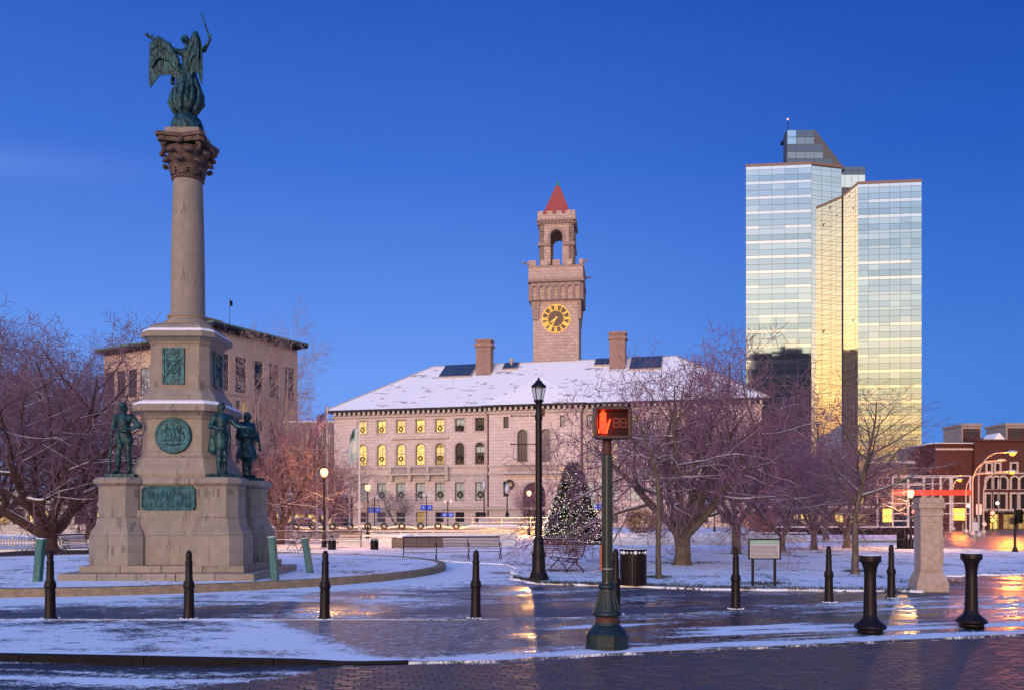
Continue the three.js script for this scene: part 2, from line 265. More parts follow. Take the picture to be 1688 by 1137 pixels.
// snow on the lawn, its edge a rough line a few centimetres high; grass pokes through
M.lawnSnow = std({ map: tex(1024, 1024, (u, v) => { const n = fbm(u * 14, v * 14, 14, 6), f = fbm(u * 160, v * 160, 160, 2), s = sst(n * .62 + f * .5, .34, .47); return mix3(mix3([.075, .07, .042], [.16, .14, .095], f), [.89, .90, .92], s); }, { tile: 14 }), bumpMap: tex(512, 512, (u, v) => fbm(u * 60, v * 60, 60, 4), { srgb: false, tile: 9 }), bumpScale: .035, roughness: .9 });
{
  const R = rng(9), rough = (pts, amp = .3) => { const o = []; pts.forEach((p, i) => { const q = pts[(i + 1) % pts.length], n = Math.max(1, Math.min(40, Math.round(Math.hypot(q[0] - p[0], q[1] - p[1]) / .35))); for (let k = 0; k < n; k++) { const t = k / n; o.push([lerp(p[0], q[0], t) + (R() - .5) * amp, lerp(p[1], q[1], t) + (R() - .5) * amp]); } }); return o; };
  const edge = [[846, 955], [885, 963], [956, 965], [1018, 967], [1081, 969], [1160, 972], [1233, 973], [1360, 974], [1508, 976], [1560, 951], [1640, 948], [1800, 944], [1860, 915], [1560, 906], [1540, 897], [840, 889], [300, 889], [-250, 893], [-250, 910], [200, 905], [430, 908], [545, 912], [640, 918], [760, 927], [835, 931], [852, 938]];
  struct('snowy_lawn', slab(rough(edge.map(([x, y]) => gxy(x, y))), .03, .1, [], .015), M.lawnSnow);
  struct('snow_field', slab(rough([[-62, 62], [29, 62], [35, 74], [51, 110], [40, 126], [-80, 140]].map((p) => p), .3), -.02, .1), M.lawnSnow);
  const path = [[-60, 30], [-24, 30], [-24, 38], [-60, 40]]; struct('path', slab(rough(path), -.004, .1), M.asphaltFar);
  // grass along the thawed edges
  const bl = new THREE.ConeGeometry(.006, .085, 3); bl.translate(0, .04, 0);
  const im = new THREE.InstancedMesh(metric(bl), std({ color: rgb(.085, .075, .03), roughness: .9 }), 9000), o = new THREE.Object3D();
  for (let i = 0; i < 9000; i++) {
    let p; const t = R(); if (t < .55) { const k = R() * 8, a = edge[k | 0], b = edge[(k | 0) + 1], f = k % 1; p = gp(lerp(a[0], b[0], f), lerp(a[1], b[1], f) - R() * R() * 4); } else { const c = [[918, 943, 1.1], [1125, 930, 1.2], [1410, 944, .4], [1260, 965, .9], [1085, 954, .4], [1535, 962, 1.1]][R() * 6 | 0], q = gp(c[0], c[1]); p = V(q.x + (R() + R() - 1) * c[2], 0, q.z + (R() + R() - 1) * c[2] * .6); }
    o.position.set(p.x, .03, p.z); o.rotation.set((R() - .5) * 1.3, R() * 6, (R() - .5) * 1.3); o.scale.setScalar(.5 + R() * .8); o.updateMatrix(); im.setMatrixAt(i, o.matrix);
  }
  im.name = 'grass'; im.castShadow = im.receiveShadow = true; scene.add(stuff(im)); tag(im, 'short brown green grass poking through the snow at the lawn edges', 'grass');
}
{   // kerbed snow island that carries the monument
  const ell = (a, e) => [ISL.x + (ISL.rx + e) * Math.cos(a), ISL.d + (ISL.rd + e) * Math.sin(a)], ring = []; for (let i = 0; i < 96; i++) ring.push(ell(i / 96 * Math.PI * 2, -.26));
  const isl = struct('snow_island', slab(ring, .165, .2), M.lawnSnow);
  for (let k = 0; k < 30; k++) { const s = [], a0 = k / 30 * Math.PI * 2, a1 = (k + .992) / 30 * Math.PI * 2; for (let i = 0; i <= 5; i++) s.push(ell(lerp(a0, a1, i / 5), 0)); for (let i = 5; i >= 0; i--) s.push(ell(lerp(a0, a1, i / 5), -.25)); obj('kerb_stone', slab(s, .17, .25, [], .012), M.kerb, isl); }
}
struct('street', slab([[16.5, 41], [70, 41], [150, 150], [60, 150], [30, 70], [19, 52]], -.06, .1), std({ ...spk([.04, .035, .038], [.13, .115, .12], 6, 24), roughnessMap: tex(256, 256, (u, v) => .12 + .5 * fbm(u * 14, v * 14, 14, 4), { srgb: false, tile: 11 }), roughness: 1, bumpMap: bump(.8, 16), bumpScale: .01 }));

// ---------------------------------------------------------------- buildings
const cache = {};
const once = (k, f) => cache[k] ?? (cache[k] = f());
M.sash = std({ color: rgb(.045, .02, .018), roughness: .6 });
M.sashGrey = std({ color: rgb(.05, .045, .05), roughness: .6 });
const litTex = (seed) => tex(64, 64, (u, v) => { const n = fbm(u * 5 + seed * 9, v * 7 + seed * 5, 64, 3), t = .35 + n * .95; return [t, t * .66, t * .17 + .02 * n]; }, { tile: 2.3, tileV: 3 });
M.lit = [0, 1].map((s) => { const t = litTex(s + 1); return std({ color: rgb(.1, .08, .05), emissive: rgb(.95, .95, .95), emissiveMap: t, roughness: .2 }); });
M.litDim = std({ color: rgb(.08, .06, .05), emissive: rgb(.28, .26, .24), emissiveMap: litTex(7), roughness: .2 });
M.blind = std({ ...spk([.30, .40, .38], [.40, .50, .47], 1.5, 6), roughness: .35 });
M.blindLit = std({ color: rgb(.5, .4, .25), emissive: rgb(.42, .26, .075), roughness: .8 });
M.paneSky = phy({ color: rgb(.022, .022, .035), roughness: .16, specularIntensity: .6 });
function win(parent, cx, y0, w, h, z, pane, { arch = false, sash = M.sash, surround = null, rail = true, bars = 1, d = .42, drawn = 0 } = {}) {
  const key = [w.toFixed(2), h.toFixed(2), arch, rail, bars].join(), t = Math.min(.09, w * .07);
  const P = (i) => (arch ? archP(-w / 2 + i, w / 2 - i, i, h - i) : rectP(-w / 2 + i, w / 2 - i, i, h - i));
  const fr = once('f' + key, () => { const g = [ext(P(0.002), [P(t)], .14)]; if (rail) g.push(bx(-w / 2 + t, w / 2 - t, h * .52, h * .52 + t * .8, -.10, -.03)); for (let k = 1; k <= bars; k++) { const x = -w / 2 + w * k / (bars + 1); g.push(bx(x - t * .3, x + t * .3, t, arch ? h - w * .15 : h - t, -.09, -.04)); } return join(g); });
  const pg = once('p' + key, () => join(ext(P(t + .003), [], .02)));
  const o = meshOf('window', fr, sash, parent); o.position.set(cx, y0, z - d);
  const p = meshOf('pane', pg, pane, o); p.position.z = -.075;
  if (drawn) { const g = once('b' + [w.toFixed(2), h.toFixed(2), drawn, arch], () => metric(bx(-w / 2 + t + .01, w / 2 - t - .01, h * (1 - drawn) - (arch ? w * .45 : t), h - (arch ? w * .45 : t), -.072, -.066))), q = meshOf('blind', g, pane.emissiveMap ? M.blindLit : M.blind, o); }
  if (surround) { const s = once('s' + key + surround.uuid, () => { const e = .24; return join(ext(arch ? archP(-w / 2 - e, w / 2 + e, -.06, h + e) : rectP(-w / 2 - e, w / 2 + e, -.2, h + e), [P(-.01)], .16)); }); const q = meshOf('surround', s, surround, o); q.position.z = d + .13; }
  return o;
}
const ringArch = (x0, x1, x2, x3, y0, y1, y2, d) => { const o = archP(x0, x3, y0, y2, 16), i = archP(x1, x2, y0, y1, 16); return ext([o[0], i[0], ...i.slice(2).reverse(), i[1], o[1], ...o.slice(2)], [], d); };
const ORD = ['first', 'second', 'third', 'fourth', 'fifth', 'sixth', 'seventh', 'eighth', 'ninth', 'tenth'];
// --- the old city hall
const CH = { p: V(-31.1, 0, -148.1), L: 71.7, th: -Math.atan2(16.7, 69.7), eave: 20 };
{
  const [c1, b1] = masonry(6, 11, 5, [.58, .485, .42], [.70, .60, .53], [.46, .37, .32], .005);
  M.chStone = std({ color: rgb(1, .95, .97), map: c1, bumpMap: b1, bumpScale: .03, roughness: .85 });
  M.chTrim = std({ ...spk([.40, .33, .285], [.60, .515, .455], 1.6, 10), roughness: .85, bumpMap: bump(.8, 20), bumpScale: .02 });
  M.roofSnow = std({ map: tex(512, 512, (u, v) => { const n = fbm(u * 10, v * 26, 26, 5), e = v * 40 % 1; return mix3([.88, .88, .90], [.22, .17, .17], sst(n, .67, .76) * .7 + (e < .12 ? .10 : 0)); }, { tile: 16 }), bumpMap: bump(2, 16), bumpScale: .05, roughness: .9 });
  const ch = thing('city_hall', 'long stone city hall with wreaths in its windows under a snowy hipped roof', 'building', CH.p, CH.th), L = CH.L;
  const bays = [...Array(7)].map((_, i) => 5.34 + i * 3.52), all = [...bays, ...bays.map((u) => L - u).reverse()], top = [], arch = [], low = [], base = [];
  for (const u of all) { top.push(rectP(u - .8, u + .8, 15.9, 18.1)); arch.push(archP(u - .8, u + .8, 10.36, 14.0)); low.push(rectP(u - .85, u + .85, 4.25, 7.3)); base.push(rectP(u - .8, u + .8, .6, 2.35)); }
  const mid = [33.9, 37.8].map((u) => archP(u - .85, u + .85, 10.6, 15.9)), door = archP(L / 2 - 1.9, L / 2 + 1.9, 1.2, 7.2), tiny = [31.1, L - 31.1].map((u) => rectP(u - .45, u + .45, 16.2, 18.1)), side = [31.1, L - 31.1].map((u) => rectP(u - .45, u + .45, 4.9, 7.4));
  const wing = (x0, x1) => (h) => h.filter((q) => q[0][0] > x0 && q[0][0] < x1);
  const holes = [...top, ...arch, ...low, ...base, ...mid, door, ...tiny, ...side];
  obj('wall', [ext(rectP(0, 28.2, -.14, 19.2), wing(0, 28.2)(holes), .6), ext(rectP(L - 28.2, L, -.14, 19.2), wing(L - 28.2, L)(holes), .6)], M.chStone, ch);
  obj('pavilion_wall', [move(ext(rectP(28.2, L - 28.2, -.14, 19.2), wing(28.2, L - 28.2)(holes), 1.2), 0, 0, .6)], M.chStone, ch);
  obj('wall', [bx(0, .6, -.14, 19.2, -27, -.603), bx(L - .6, L, -.14, 19.2, -27, -.603), bx(.603, L - .603, -.14, 19.2, -27, -26.4)], M.chStone, ch);
  obj('interior_partition', [bx(.61, L - .61, -.1, 19, -2.6, -2.4), bx(.61, L - .61, 3.1, 3.4, -2.39, -.61), bx(.61, L - .61, 8.6, 8.9, -2.39, -.61), bx(.61, L - .61, 14.6, 14.9, -2.39, -.61)], M.dark, ch);
  const lit = new Set([0, 1, 2, 3, 4]), R = rng(21);
  const labels = { top: 'top row', arch: 'row of arched windows', low: 'row of tall ground floor windows' };
  M.wreath = std({ ...spk([.012, .03, .012], [.05, .085, .03], .2, 8), roughness: .9 });
  const wg = (() => { const r = rng(3), gs = [new THREE.TorusGeometry(.4, .13, 6, 20)]; for (let i = 0; i < 90; i++) { const a = r() * 6.28, b = r() * 6.28, c = new THREE.ConeGeometry(.045, .24, 3); c.translate(0, .12, 0); c.rotateX(Math.PI / 2 * Math.cos(b)); c.rotateZ(a + (r() - .5)); c.translate(.4 * Math.cos(a) + Math.cos(b) * .1 * Math.cos(a), .4 * Math.sin(a) + Math.cos(b) * .1 * Math.sin(a), Math.sin(b) * .1); gs.push(c); } return join(gs); })();
  const bowG = (() => { const a = sph(.09, -.12, 0, 0, 8, 6), b = sph(.09, .12, 0, 0, 8, 6), c = bx(-.10, -.02, -.28, -.02, -.02, .02), d = bx(.02, .10, -.28, -.02, -.02, .02); a.scale(1.2, .8, .6); b.scale(1.2, .8, .6); return join([a, b, c, d]); })();
  M.ribbon = std({ color: rgb(.30, .03, .03), roughness: .6 });
  const wreath = (u, y, z, label, s = 1) => { const p = V(u, y, z).applyAxisAngle(V(0, 1, 0), CH.th).add(CH.p); const o = thing('wreath', label, 'wreath', p, CH.th, 'evergreen wreaths on the city hall'); o.scale.setScalar(s); meshOf('ring', wg, M.wreath, o); const b = meshOf('bow', bowG, M.ribbon, o); b.position.set(0, -.36, .14); };
  all.forEach((u, i) => {
    const left = i < 7, q = left && lit.has(i), L2 = M.lit[i % 2];
    win(ch, u, 15.9, 1.6, 2.2, 0, q ? L2 : i === 9 || i === 11 ? M.litDim : M.paneSky, { surround: M.chTrim, drawn: [.3, 0, .45, 0, .25, .5, 0][i % 7] });
    win(ch, u, 10.36, 1.6, 3.64, 0, left && i < 4 ? M.lit[(i + 1) % 2] : i === 4 || i === 8 ? M.litDim : M.paneSky, { arch: true, surround: M.chTrim, drawn: [0, .2, .3, 0, .35, 0, .25][i % 7] });
    win(ch, u, 4.25, 1.7, 3.05, 0, left || R() < .6 ? M.blind : M.paneSky, {});
    win(ch, u, .6, 1.6, 1.75, 0, i === 3 ? M.litDim : M.paneSky, { sash: M.sashGrey });
    if (left) { const n = ORD[i];
      wreath(u, 16.55, -.12, `green wreath in the ${n} window from the left, top row of the city hall`, .8);
      wreath(u, 11.5, -.12, `green wreath in the ${n} arched window from the left of the city hall`, .85);
      if (i > 0) wreath(u, 5.3, -.12, `green wreath on the ${n} tall pale blind window of the city hall's ground floor`, 1); }
  });
  wreath(L / 2 - 4.05, 6.9, .95, 'large green wreath beside the arched entrance of the city hall', 1.5);
  [33.9, 37.8].forEach((u) => win(ch, u, 10.6, 1.7, 5.3, .6, M.paneSky, { arch: true, surround: M.chTrim, bars: 2 }));
  [31.1, L - 31.1].forEach((u) => { win(ch, u, 16.2, .9, 1.9, .6, M.paneSky, { bars: 0 }); win(ch, u, 4.9, .9, 2.5, .6, M.paneSky, { bars: 0 }); });
  win(ch, L / 2, 1.2, 3.8, 6, .6, M.glassDark, { arch: true, bars: 3, d: .7, surround: M.chTrim });
  obj('belt_course', [bx(-.15, 28.05, 8.55, 8.95, -.1, .28), bx(28.05, L - 28.05, 8.55, 8.95, -.1, .88), bx(L - 28.05, L + .15, 8.55, 8.95, -.1, .28)], M.chTrim, ch);
  obj('belt_course', [bx(-.1, 28.05, 9.75, 10.1, -.1, .22), bx(28.05, L - 28.05, 9.75, 10.1, -.1, .82), bx(L - 28.05, L + .1, 9.75, 10.1, -.1, .22)], M.chTrim, ch);
  obj('plinth', [bx(-.2, 28.0, 2.7, 3.2, -.1, .3), bx(28.0, L - 28.0, 2.7, 3.2, -.1, .9), bx(L - 28.0, L + .2, 2.7, 3.2, -.1, .3)], M.chTrim, ch);
  for (const u0 of [bays[2] - 1.75, L - bays[4] - 1.75]) {          // balcony on brackets under the three middle windows of each wing
    const n = 24, w = 3.52 * 2 + 3.5; obj('balcony', [bx(u0, u0 + w, 8.6, 8.9, .285, 1.15), bx(u0, u0 + w, 9.95, 10.12, .9, 1.14), ...[0, 1 / 3, 2 / 3, 1].map((t) => bx(u0 + t * (w - .5), u0 + t * (w - .5) + .5, 8.9, 9.95, .86, 1.16)), ...[0, 1 / 3, 2 / 3, 1].map((t) => bx(u0 + t * (w - .6), u0 + t * (w - .6) + .6, 7.7, 8.6, .2, .9))], M.chTrim, ch);
    const bal = []; for (let k = 0; k < n; k++) bal.push(move(la([[.06, 0], [.11, .25], [.05, .6], [.08, 1.05]], 6), u0 + .7 + k * (w - 1.4) / (n - 1), 8.9, 1.02)); stuff(obj('balusters', bal, M.chTrim, ch));
    obj('sill_course', bx(u0 + .2, u0 + w - .2, 14.75, 15.05, 0.002, .42), M.chTrim, ch);
  }
  { const bal = []; for (let k = 0; k < 22; k++) bal.push(move(la([[.06, 0], [.11, .25], [.05, .6], [.08, 1.05]], 6), 31.6 + k * .4, 9.0, 1.35)); stuff(obj('balusters', bal, M.chTrim, ch)); obj('balcony', [bx(30.9, L - 30.9, 8.6, 8.98, .885, 1.6), bx(30.9, L - 30.9, 10.05, 10.25, 1.2, 1.5)], M.chTrim, ch); }
  for (const u of all) obj('voussoir_head', ext([[u - .85, 7.34], [u + .85, 7.34], [u + 1.35, 8.5], [u - 1.35, 8.5]], [], .1).translate(0, 0, .11), M.chTrim, ch);
  const dent = []; for (let u = .3; u < L; u += .9) dent.push(bx(u, u + .42, 19.05, 19.62, .01, u > 28 && u < L - 28 ? 1.35 : .75)); stuff(obj('dentils', dent, M.chTrim, ch));
  obj('cornice', [bx(-.3, 27.9, 18.6, 19.0, -.3, .32), bx(27.9, L - 27.9, 18.6, 19.0, -.3, .92), bx(L - 27.9, L + .3, 18.6, 19.0, -.3, .32)], M.chTrim, ch);
  obj('eave', [bx(-1, L + 1, 19.63, 19.9, -28, 1.0), bx(27.6, L - 27.6, 19.63, 19.9, 1.003, 1.6)], M.dark, ch);
  for (const u of [27.96, L - 27.96]) obj('downspout', [rod(V(u, .3, .4), V(u, 19, .4), .11, .11, 8), bx(u - .25, u + .25, 18.5, 19.1, .25, .6)], M.rust, ch);
  // hipped roof
  const hip = 14, e = 1.1, y0 = 19.95, y1 = 29.4, A = [-e, y0, e], B = [L + e, y0, e], C = [L + e, y0, -28 - e + 1], D = [-e, y0, -28 - e + 1], r0 = [hip - .5, y1, -13.5], r1 = [L - hip + .5, y1, -13.5];
  const tri = (...p) => { const g = new THREE.BufferGeometry(); g.setAttribute('position', new THREE.Float32BufferAttribute(p.flat(), 3)); g.computeVertexNormals(); return g; };
  const roof = obj('roof', [tri(A, B, r1, A, r1, r0), tri(C, D, r0, C, r0, r1), tri(B, C, r1), tri(D, A, r0), tri(A, D, C, A, C, B)], M.roofSnow, ch);
  const pv0 = 28.2 - e, pv1 = L - 28.2 + e, ph = y0 + (pv1 - pv0) / 2 * (y1 - y0) / 14.6 * .98; // cross hip over the middle pavilion
  obj('roof', [tri([pv0, y0, 1.75], [pv1, y0, 1.75], [L / 2, ph - .2, -4.5]), tri([pv1, y0, 1.75], [pv1, y0, .9], [L / 2, ph, -12.2], [pv1, y0, 1.75], [L / 2, ph, -12.2], [L / 2, ph - .2, -4.5]), tri([pv0, y0, .9], [pv0, y0, 1.75], [L / 2, ph - .2, -4.5], [pv0, y0, .9], [L / 2, ph - .2, -4.5], [L / 2, ph, -12.2])], M.roofSnow, ch);
  for (const [a, b] of [[A, r0], [B, r1], [r0, r1]]) obj('ridge_cap', rod(V(...a), V(...b), .16, .16, 6), M.chTrim, roof);
  const slope = (u, t, lift = 0) => V(u, lerp(y0, y1, t) + lift * .84, lerp(e, -13.5, t) + lift * .54), ang = Math.atan2(y1 - y0, 14.6);
  const panel = (u0, u1, t0, t1, h, m, name) => { const a = slope(u0, t0), w = u1 - u0, l = slope(u0, t1).distanceTo(a), g = bx(0, w, 0, h, -l, 0); g.rotateX(ang); g.translate(a.x, a.y, a.z); return obj(name, g, m, roof); };
  M.skylight = std({ map: tex(128, 128, (u, v) => (u * 6 % 1 < .08 || v * 3 % 1 < .05 ? [.10, .10, .12] : mix3([.02, .035, .06], [.05, .08, .13], fbm(u * 5, v * 5, 8, 3))), { tile: 6 }), roughness: .35 });
  for (const [u0, u1, t0, t1] of [[16.3, 22.2, .70, .99], [L - 21.2, L - 15.9, .70, .99], [27.6, 30.2, .84, .99], [L - 27.5, L - 25, .84, .99]]) { panel(u0 - .12, u1 + .12, t0 - .01, t1 + .004, .30, M.chTrim, 'skylight_curb'); panel(u0, u1, t0, t1 - .01, .42, M.skylight, 'skylight'); }
  const [bc, bb] = masonry(2, 12, 4, [.24, .135, .105], [.40, .26, .21], [.30, .22, .19], .012, 256);
  M.chBrick = std({ map: bc, bumpMap: bb, bumpScale: .02, roughness: .85 });
  for (const [u, t] of [[24.4, .80], [L - 23.4, .82]]) { const p = slope(u, t); obj('chimney', [bx(u - 1.35, u + 1.35, p.y - 1.2, p.y + 5.4, p.z - 1.1, p.z + 1.1), bx(u - 1.6, u + 1.6, p.y + 4.4, p.y + 4.8, p.z - 1.35, p.z + 1.35), bx(u - 1.5, u + 1.5, p.y + 5.3, p.y + 5.7, p.z - 1.25, p.z + 1.25)], M.chBrick, roof); }
  obj('roof_vent', [move(la([[.25, 0], [.25, .7], [.45, .75], [.4, 1.1], [0, 1.2]], 10), 28.9, 29.0, -12.4)], M.chTrim, roof);
}
{   // clock tower
  const [c2, b2] = masonry(5, 9, 5, [.42, .30, .245], [.58, .445, .375], [.30, .205, .165], .007);
  M.twStone = std({ map: c2, bumpMap: b2, bumpScale: .035, roughness: .85 });
  M.twTrim = std({ ...spk([.22, .145, .12], [.42, .30, .255], 1.4, 10), roughness: .85, bumpMap: bump(.8, 20), bumpScale: .03 });
  const D = 159, p = wp(919.5, 850, D), t = thing('clock_tower', 'tall square stone clock tower with arched belfry and red pyramid spire', 'tower', V(p.x, 0, p.z), -.134), Y = (py) => ht(py, D);
  const S = 8.35 / 2, wall = (h, y0, y1, m, name, hole) => { for (let k = 0; k < 4; k++) { const g = hole ? ext(rectP(-h, h, y0, y1), [hole], .9) : ext(rectP(-h, h, y0, y1), [], .9); g.translate(0, 0, h); g.rotateY(k * Math.PI / 2); if (k % 2) g.scale(1, 1, 1); obj(name, g, m, t); } };
  obj('shaft', bx(-S, S, 15, Y(505), -S, S), M.twStone, t);
  const S2 = 9.1 / 2; obj('shaft', bx(-S2, S2, Y(505) + .003, Y(474), -S2, S2), M.twStone, t);
  obj('corbel_table', [0, 1, 2, 3].flatMap((k) => { const o = [], n = 7, y = Y(505), y2 = Y(481); for (let i = 0; i < n; i++) { const g = ext(archP(-.46, .46, 0, y2 - y - .1), [], .3); const o2 = ext(rectP(-.64, .64, -.1, y2 - y + .25), [archP(-.42, .42, -.09, y2 - y - .25)], .45); o2.translate((i - 3) * 1.29, y + .1, S2 + .44); o2.rotateY(k * Math.PI / 2); o.push(o2); } return o; }), M.twTrim, t);
  for (let k = 0; k < 4; k++) obj('corbel', turnY(ext([[-S - .05, Y(535)], [-S + .9, Y(535)], [-S2 + 1.7, Y(506)], [-S2, Y(506)]], [], .7).translate(0, 0, S + .42), k * Math.PI / 2), M.twTrim, t);
  const S3 = 9.9 / 2; obj('parapet_string', [bx(-S3 - .15, S3 + .15, Y(476), Y(471), -S3 - .15, S3 + .15)], M.twTrim, t);
  obj('parapet', [bx(-S3, S3, Y(471) + .003, Y(452), -S3, S3)], M.twStone, t);
  obj('parapet_string', bx(-S3 - .12, S3 + .12, Y(452) + .004, Y(450.5), -S3 - .12, S3 + .12), M.twTrim, t);
  for (let k = 0; k < 4; k++) for (let i = 0; i < 5; i++) if (!(i === 4)) obj('merlon', turnY(bx(-S3 + i * 2.2, -S3 + i * 2.2 + 1.35, Y(450.4), Y(441) , S3 - .7, S3), k * Math.PI / 2), M.twStone, t);
  const gar = []; for (const [a, b] of [[-1, 1], [1, 1], [-1, -1], [1, -1]]) obj('gargoyle', [rod(V(a * S3, Y(447), b * S3), V(a * (S3 + .75), Y(446), b * (S3 + .55)), .22, .12, 6), sph(.24, a * (S3 + .8), Y(445.6), b * (S3 + .6), 8, 6)], M.twTrim, t);
  const S4 = 6.3 / 2, by0 = Y(450), by1 = Y(378), ar = archP(-1.1, 1.1, by0 + .3, Y(388), 14);
  wall(S4, by0, by1, M.twStone, 'belfry_wall', ar);
  for (let k = 0; k < 4; k++) { obj('arch_ring', turnY(ringArch(-1.6, -1.12, 1.12, 1.6, Y(408), Y(388), Y(384), .25).translate(0, 0, S4 + .2), k * Math.PI / 2), M.twTrim, t); obj('impost', turnY([bx(-S4 - .12, -1.12, Y(414), Y(408.3), S4 - .2, S4 + .25), bx(1.12, S4 + .12, Y(414), Y(408.3), S4 - .2, S4 + .25)].reduce((a, b) => mergeGeometries([a, b])), k * Math.PI / 2), M.twTrim, t); }
  obj('bell', move(la([[.1, 2.0], [.35, 1.9], [.55, 1.2], [.8, .3], [.95, 0], [.8, .05], [0, .3]], 16).scale(.62, .62, .62), 0, by0 + .7, 0), std({ color: rgb(.03, .035, .03), roughness: .5, metalness: .6 }), t);
  obj('belfry_floor', bx(-S4 + .91, S4 - .91, by0 - .2, by0 + .25, -S4 + .91, S4 - .91), M.twTrim, t);
  obj('belfry_cornice', [bx(-S4 - .45, S4 + .45, Y(374), Y(371), -S4 - .45, S4 + .45), bx(-S4 - .1, S4 + .1, Y(378) + .002, Y(374) - .002, -S4 - .1, S4 + .1), ...[0, 1, 2, 3].flatMap((k) => [...Array(10)].map((_, i) => turnY(bx(-S4 + .1 + i * .64, -S4 + .42 + i * .64, Y(378), Y(374.2), S4 + .1, S4 + .42), k * Math.PI / 2)))], M.twTrim, t);
  obj('upper_parapet', bx(-S4 - .3, S4 + .3, Y(371) + .003, Y(363), -S4 - .3, S4 + .3), M.twStone, t);
  for (let k = 0; k < 4; k++) for (let i = 0; i < 4; i++) obj('merlon', turnY(bx(-S4 - .3 + i * 1.72, -S4 + .75 + i * 1.72, Y(363) + .002, Y(358), S4 - .3, S4 + .3), k * Math.PI / 2), M.twStone, t);
  const sp = new THREE.CylinderGeometry(.52, 3.7, Y(308) - Y(361), 4, 1); sp.rotateY(Math.PI / 4); sp.translate(0, (Y(308) + Y(361)) / 2, 0);
  const [rc, rbm] = masonry(1.6, 12, 8, [.33, .055, .05], [.50, .115, .10], [.22, .04, .04], .01, 256);
  obj('spire', crease(sp), std({ map: rc, bumpMap: rbm, bumpScale: .02, roughness: .7 }), t);
  const fi = new THREE.CylinderGeometry(.03, .52, Y(297) - Y(308), 4, 1); fi.rotateY(Math.PI / 4); fi.translate(0, (Y(297) + Y(308)) / 2 + .004, 0);
  obj('finial', [crease(fi), rod(V(0, Y(298), 0), V(0, Y(291), 0), .06, .03, 6)], std({ color: rgb(.05, .19, .12), roughness: .6 }), t);
  // clock
  const cy = Y(534), r = 2.5, rim = new THREE.TorusGeometry(r, .07, 8, 48); rim.translate(0, cy, S + .08);
  const dial = new THREE.CylinderGeometry(r, r, .1, 48); dial.rotateX(Math.PI / 2); dial.translate(0, cy, S + .055);
  const clock = obj('clock_dial', dial, std({ ...spk([.11, .07, .05], [.19, .12, .08], 1, 8), roughness: .7 }), t);
  M.clockGlow = std({ color: rgb(.5, .3, .05), emissive: rgb(.72, .34, .04), roughness: .5 });
  obj('clock_light_ring', [rim, (() => { const g = new THREE.TorusGeometry(r * .60, .045, 6, 40); g.translate(0, cy, S + .13); return g; })()], M.clockGlow, clock);
  const romans = ['XII', 'I', 'II', 'III', 'IIII', 'V', 'VI', 'VII', 'VIII', 'IX', 'X', 'XI'];
  romans.forEach((s, h) => {                                     // strokes of each numeral, its foot towards the centre
    const w = { I: .16, V: .38, X: .40 }, total = [...s].reduce((q, c) => q + w[c], 0), gs = []; let x = -total / 2;
    for (const c of s) { const cx = x + w[c] / 2, b = (a0, a1) => { const g = new THREE.BoxGeometry(.10, .82, .06), dx = a1 - a0; g.rotateZ(-Math.atan2(dx, .82)); g.translate((a0 + a1) / 2, 0, 0); return g; }; if (c === 'I') gs.push(b(cx, cx)); if (c === 'V') gs.push(b(cx, cx - .12), b(cx, cx + .12)); if (c === 'X') gs.push(b(cx - .13, cx + .13), b(cx + .13, cx - .13)); x += w[c]; }
    const g = mergeGeometries(gs); g.translate(0, r * .795, 0); g.rotateZ(-h / 6 * Math.PI); g.translate(0, cy, S + .135); obj('clock_numeral_light', g, M.clockGlow, clock);
  });
  for (const [len, a, w] of [[1.75, 3.62, .16], [1.2, 4.05, .2]]) { const g = bx(-w / 2, w / 2, -.35, len, 0, .05); g.rotateZ(-a); g.translate(0, cy, S + .19 + w * .3); obj('clock_hand', g, M.clockGlow, clock); }
}
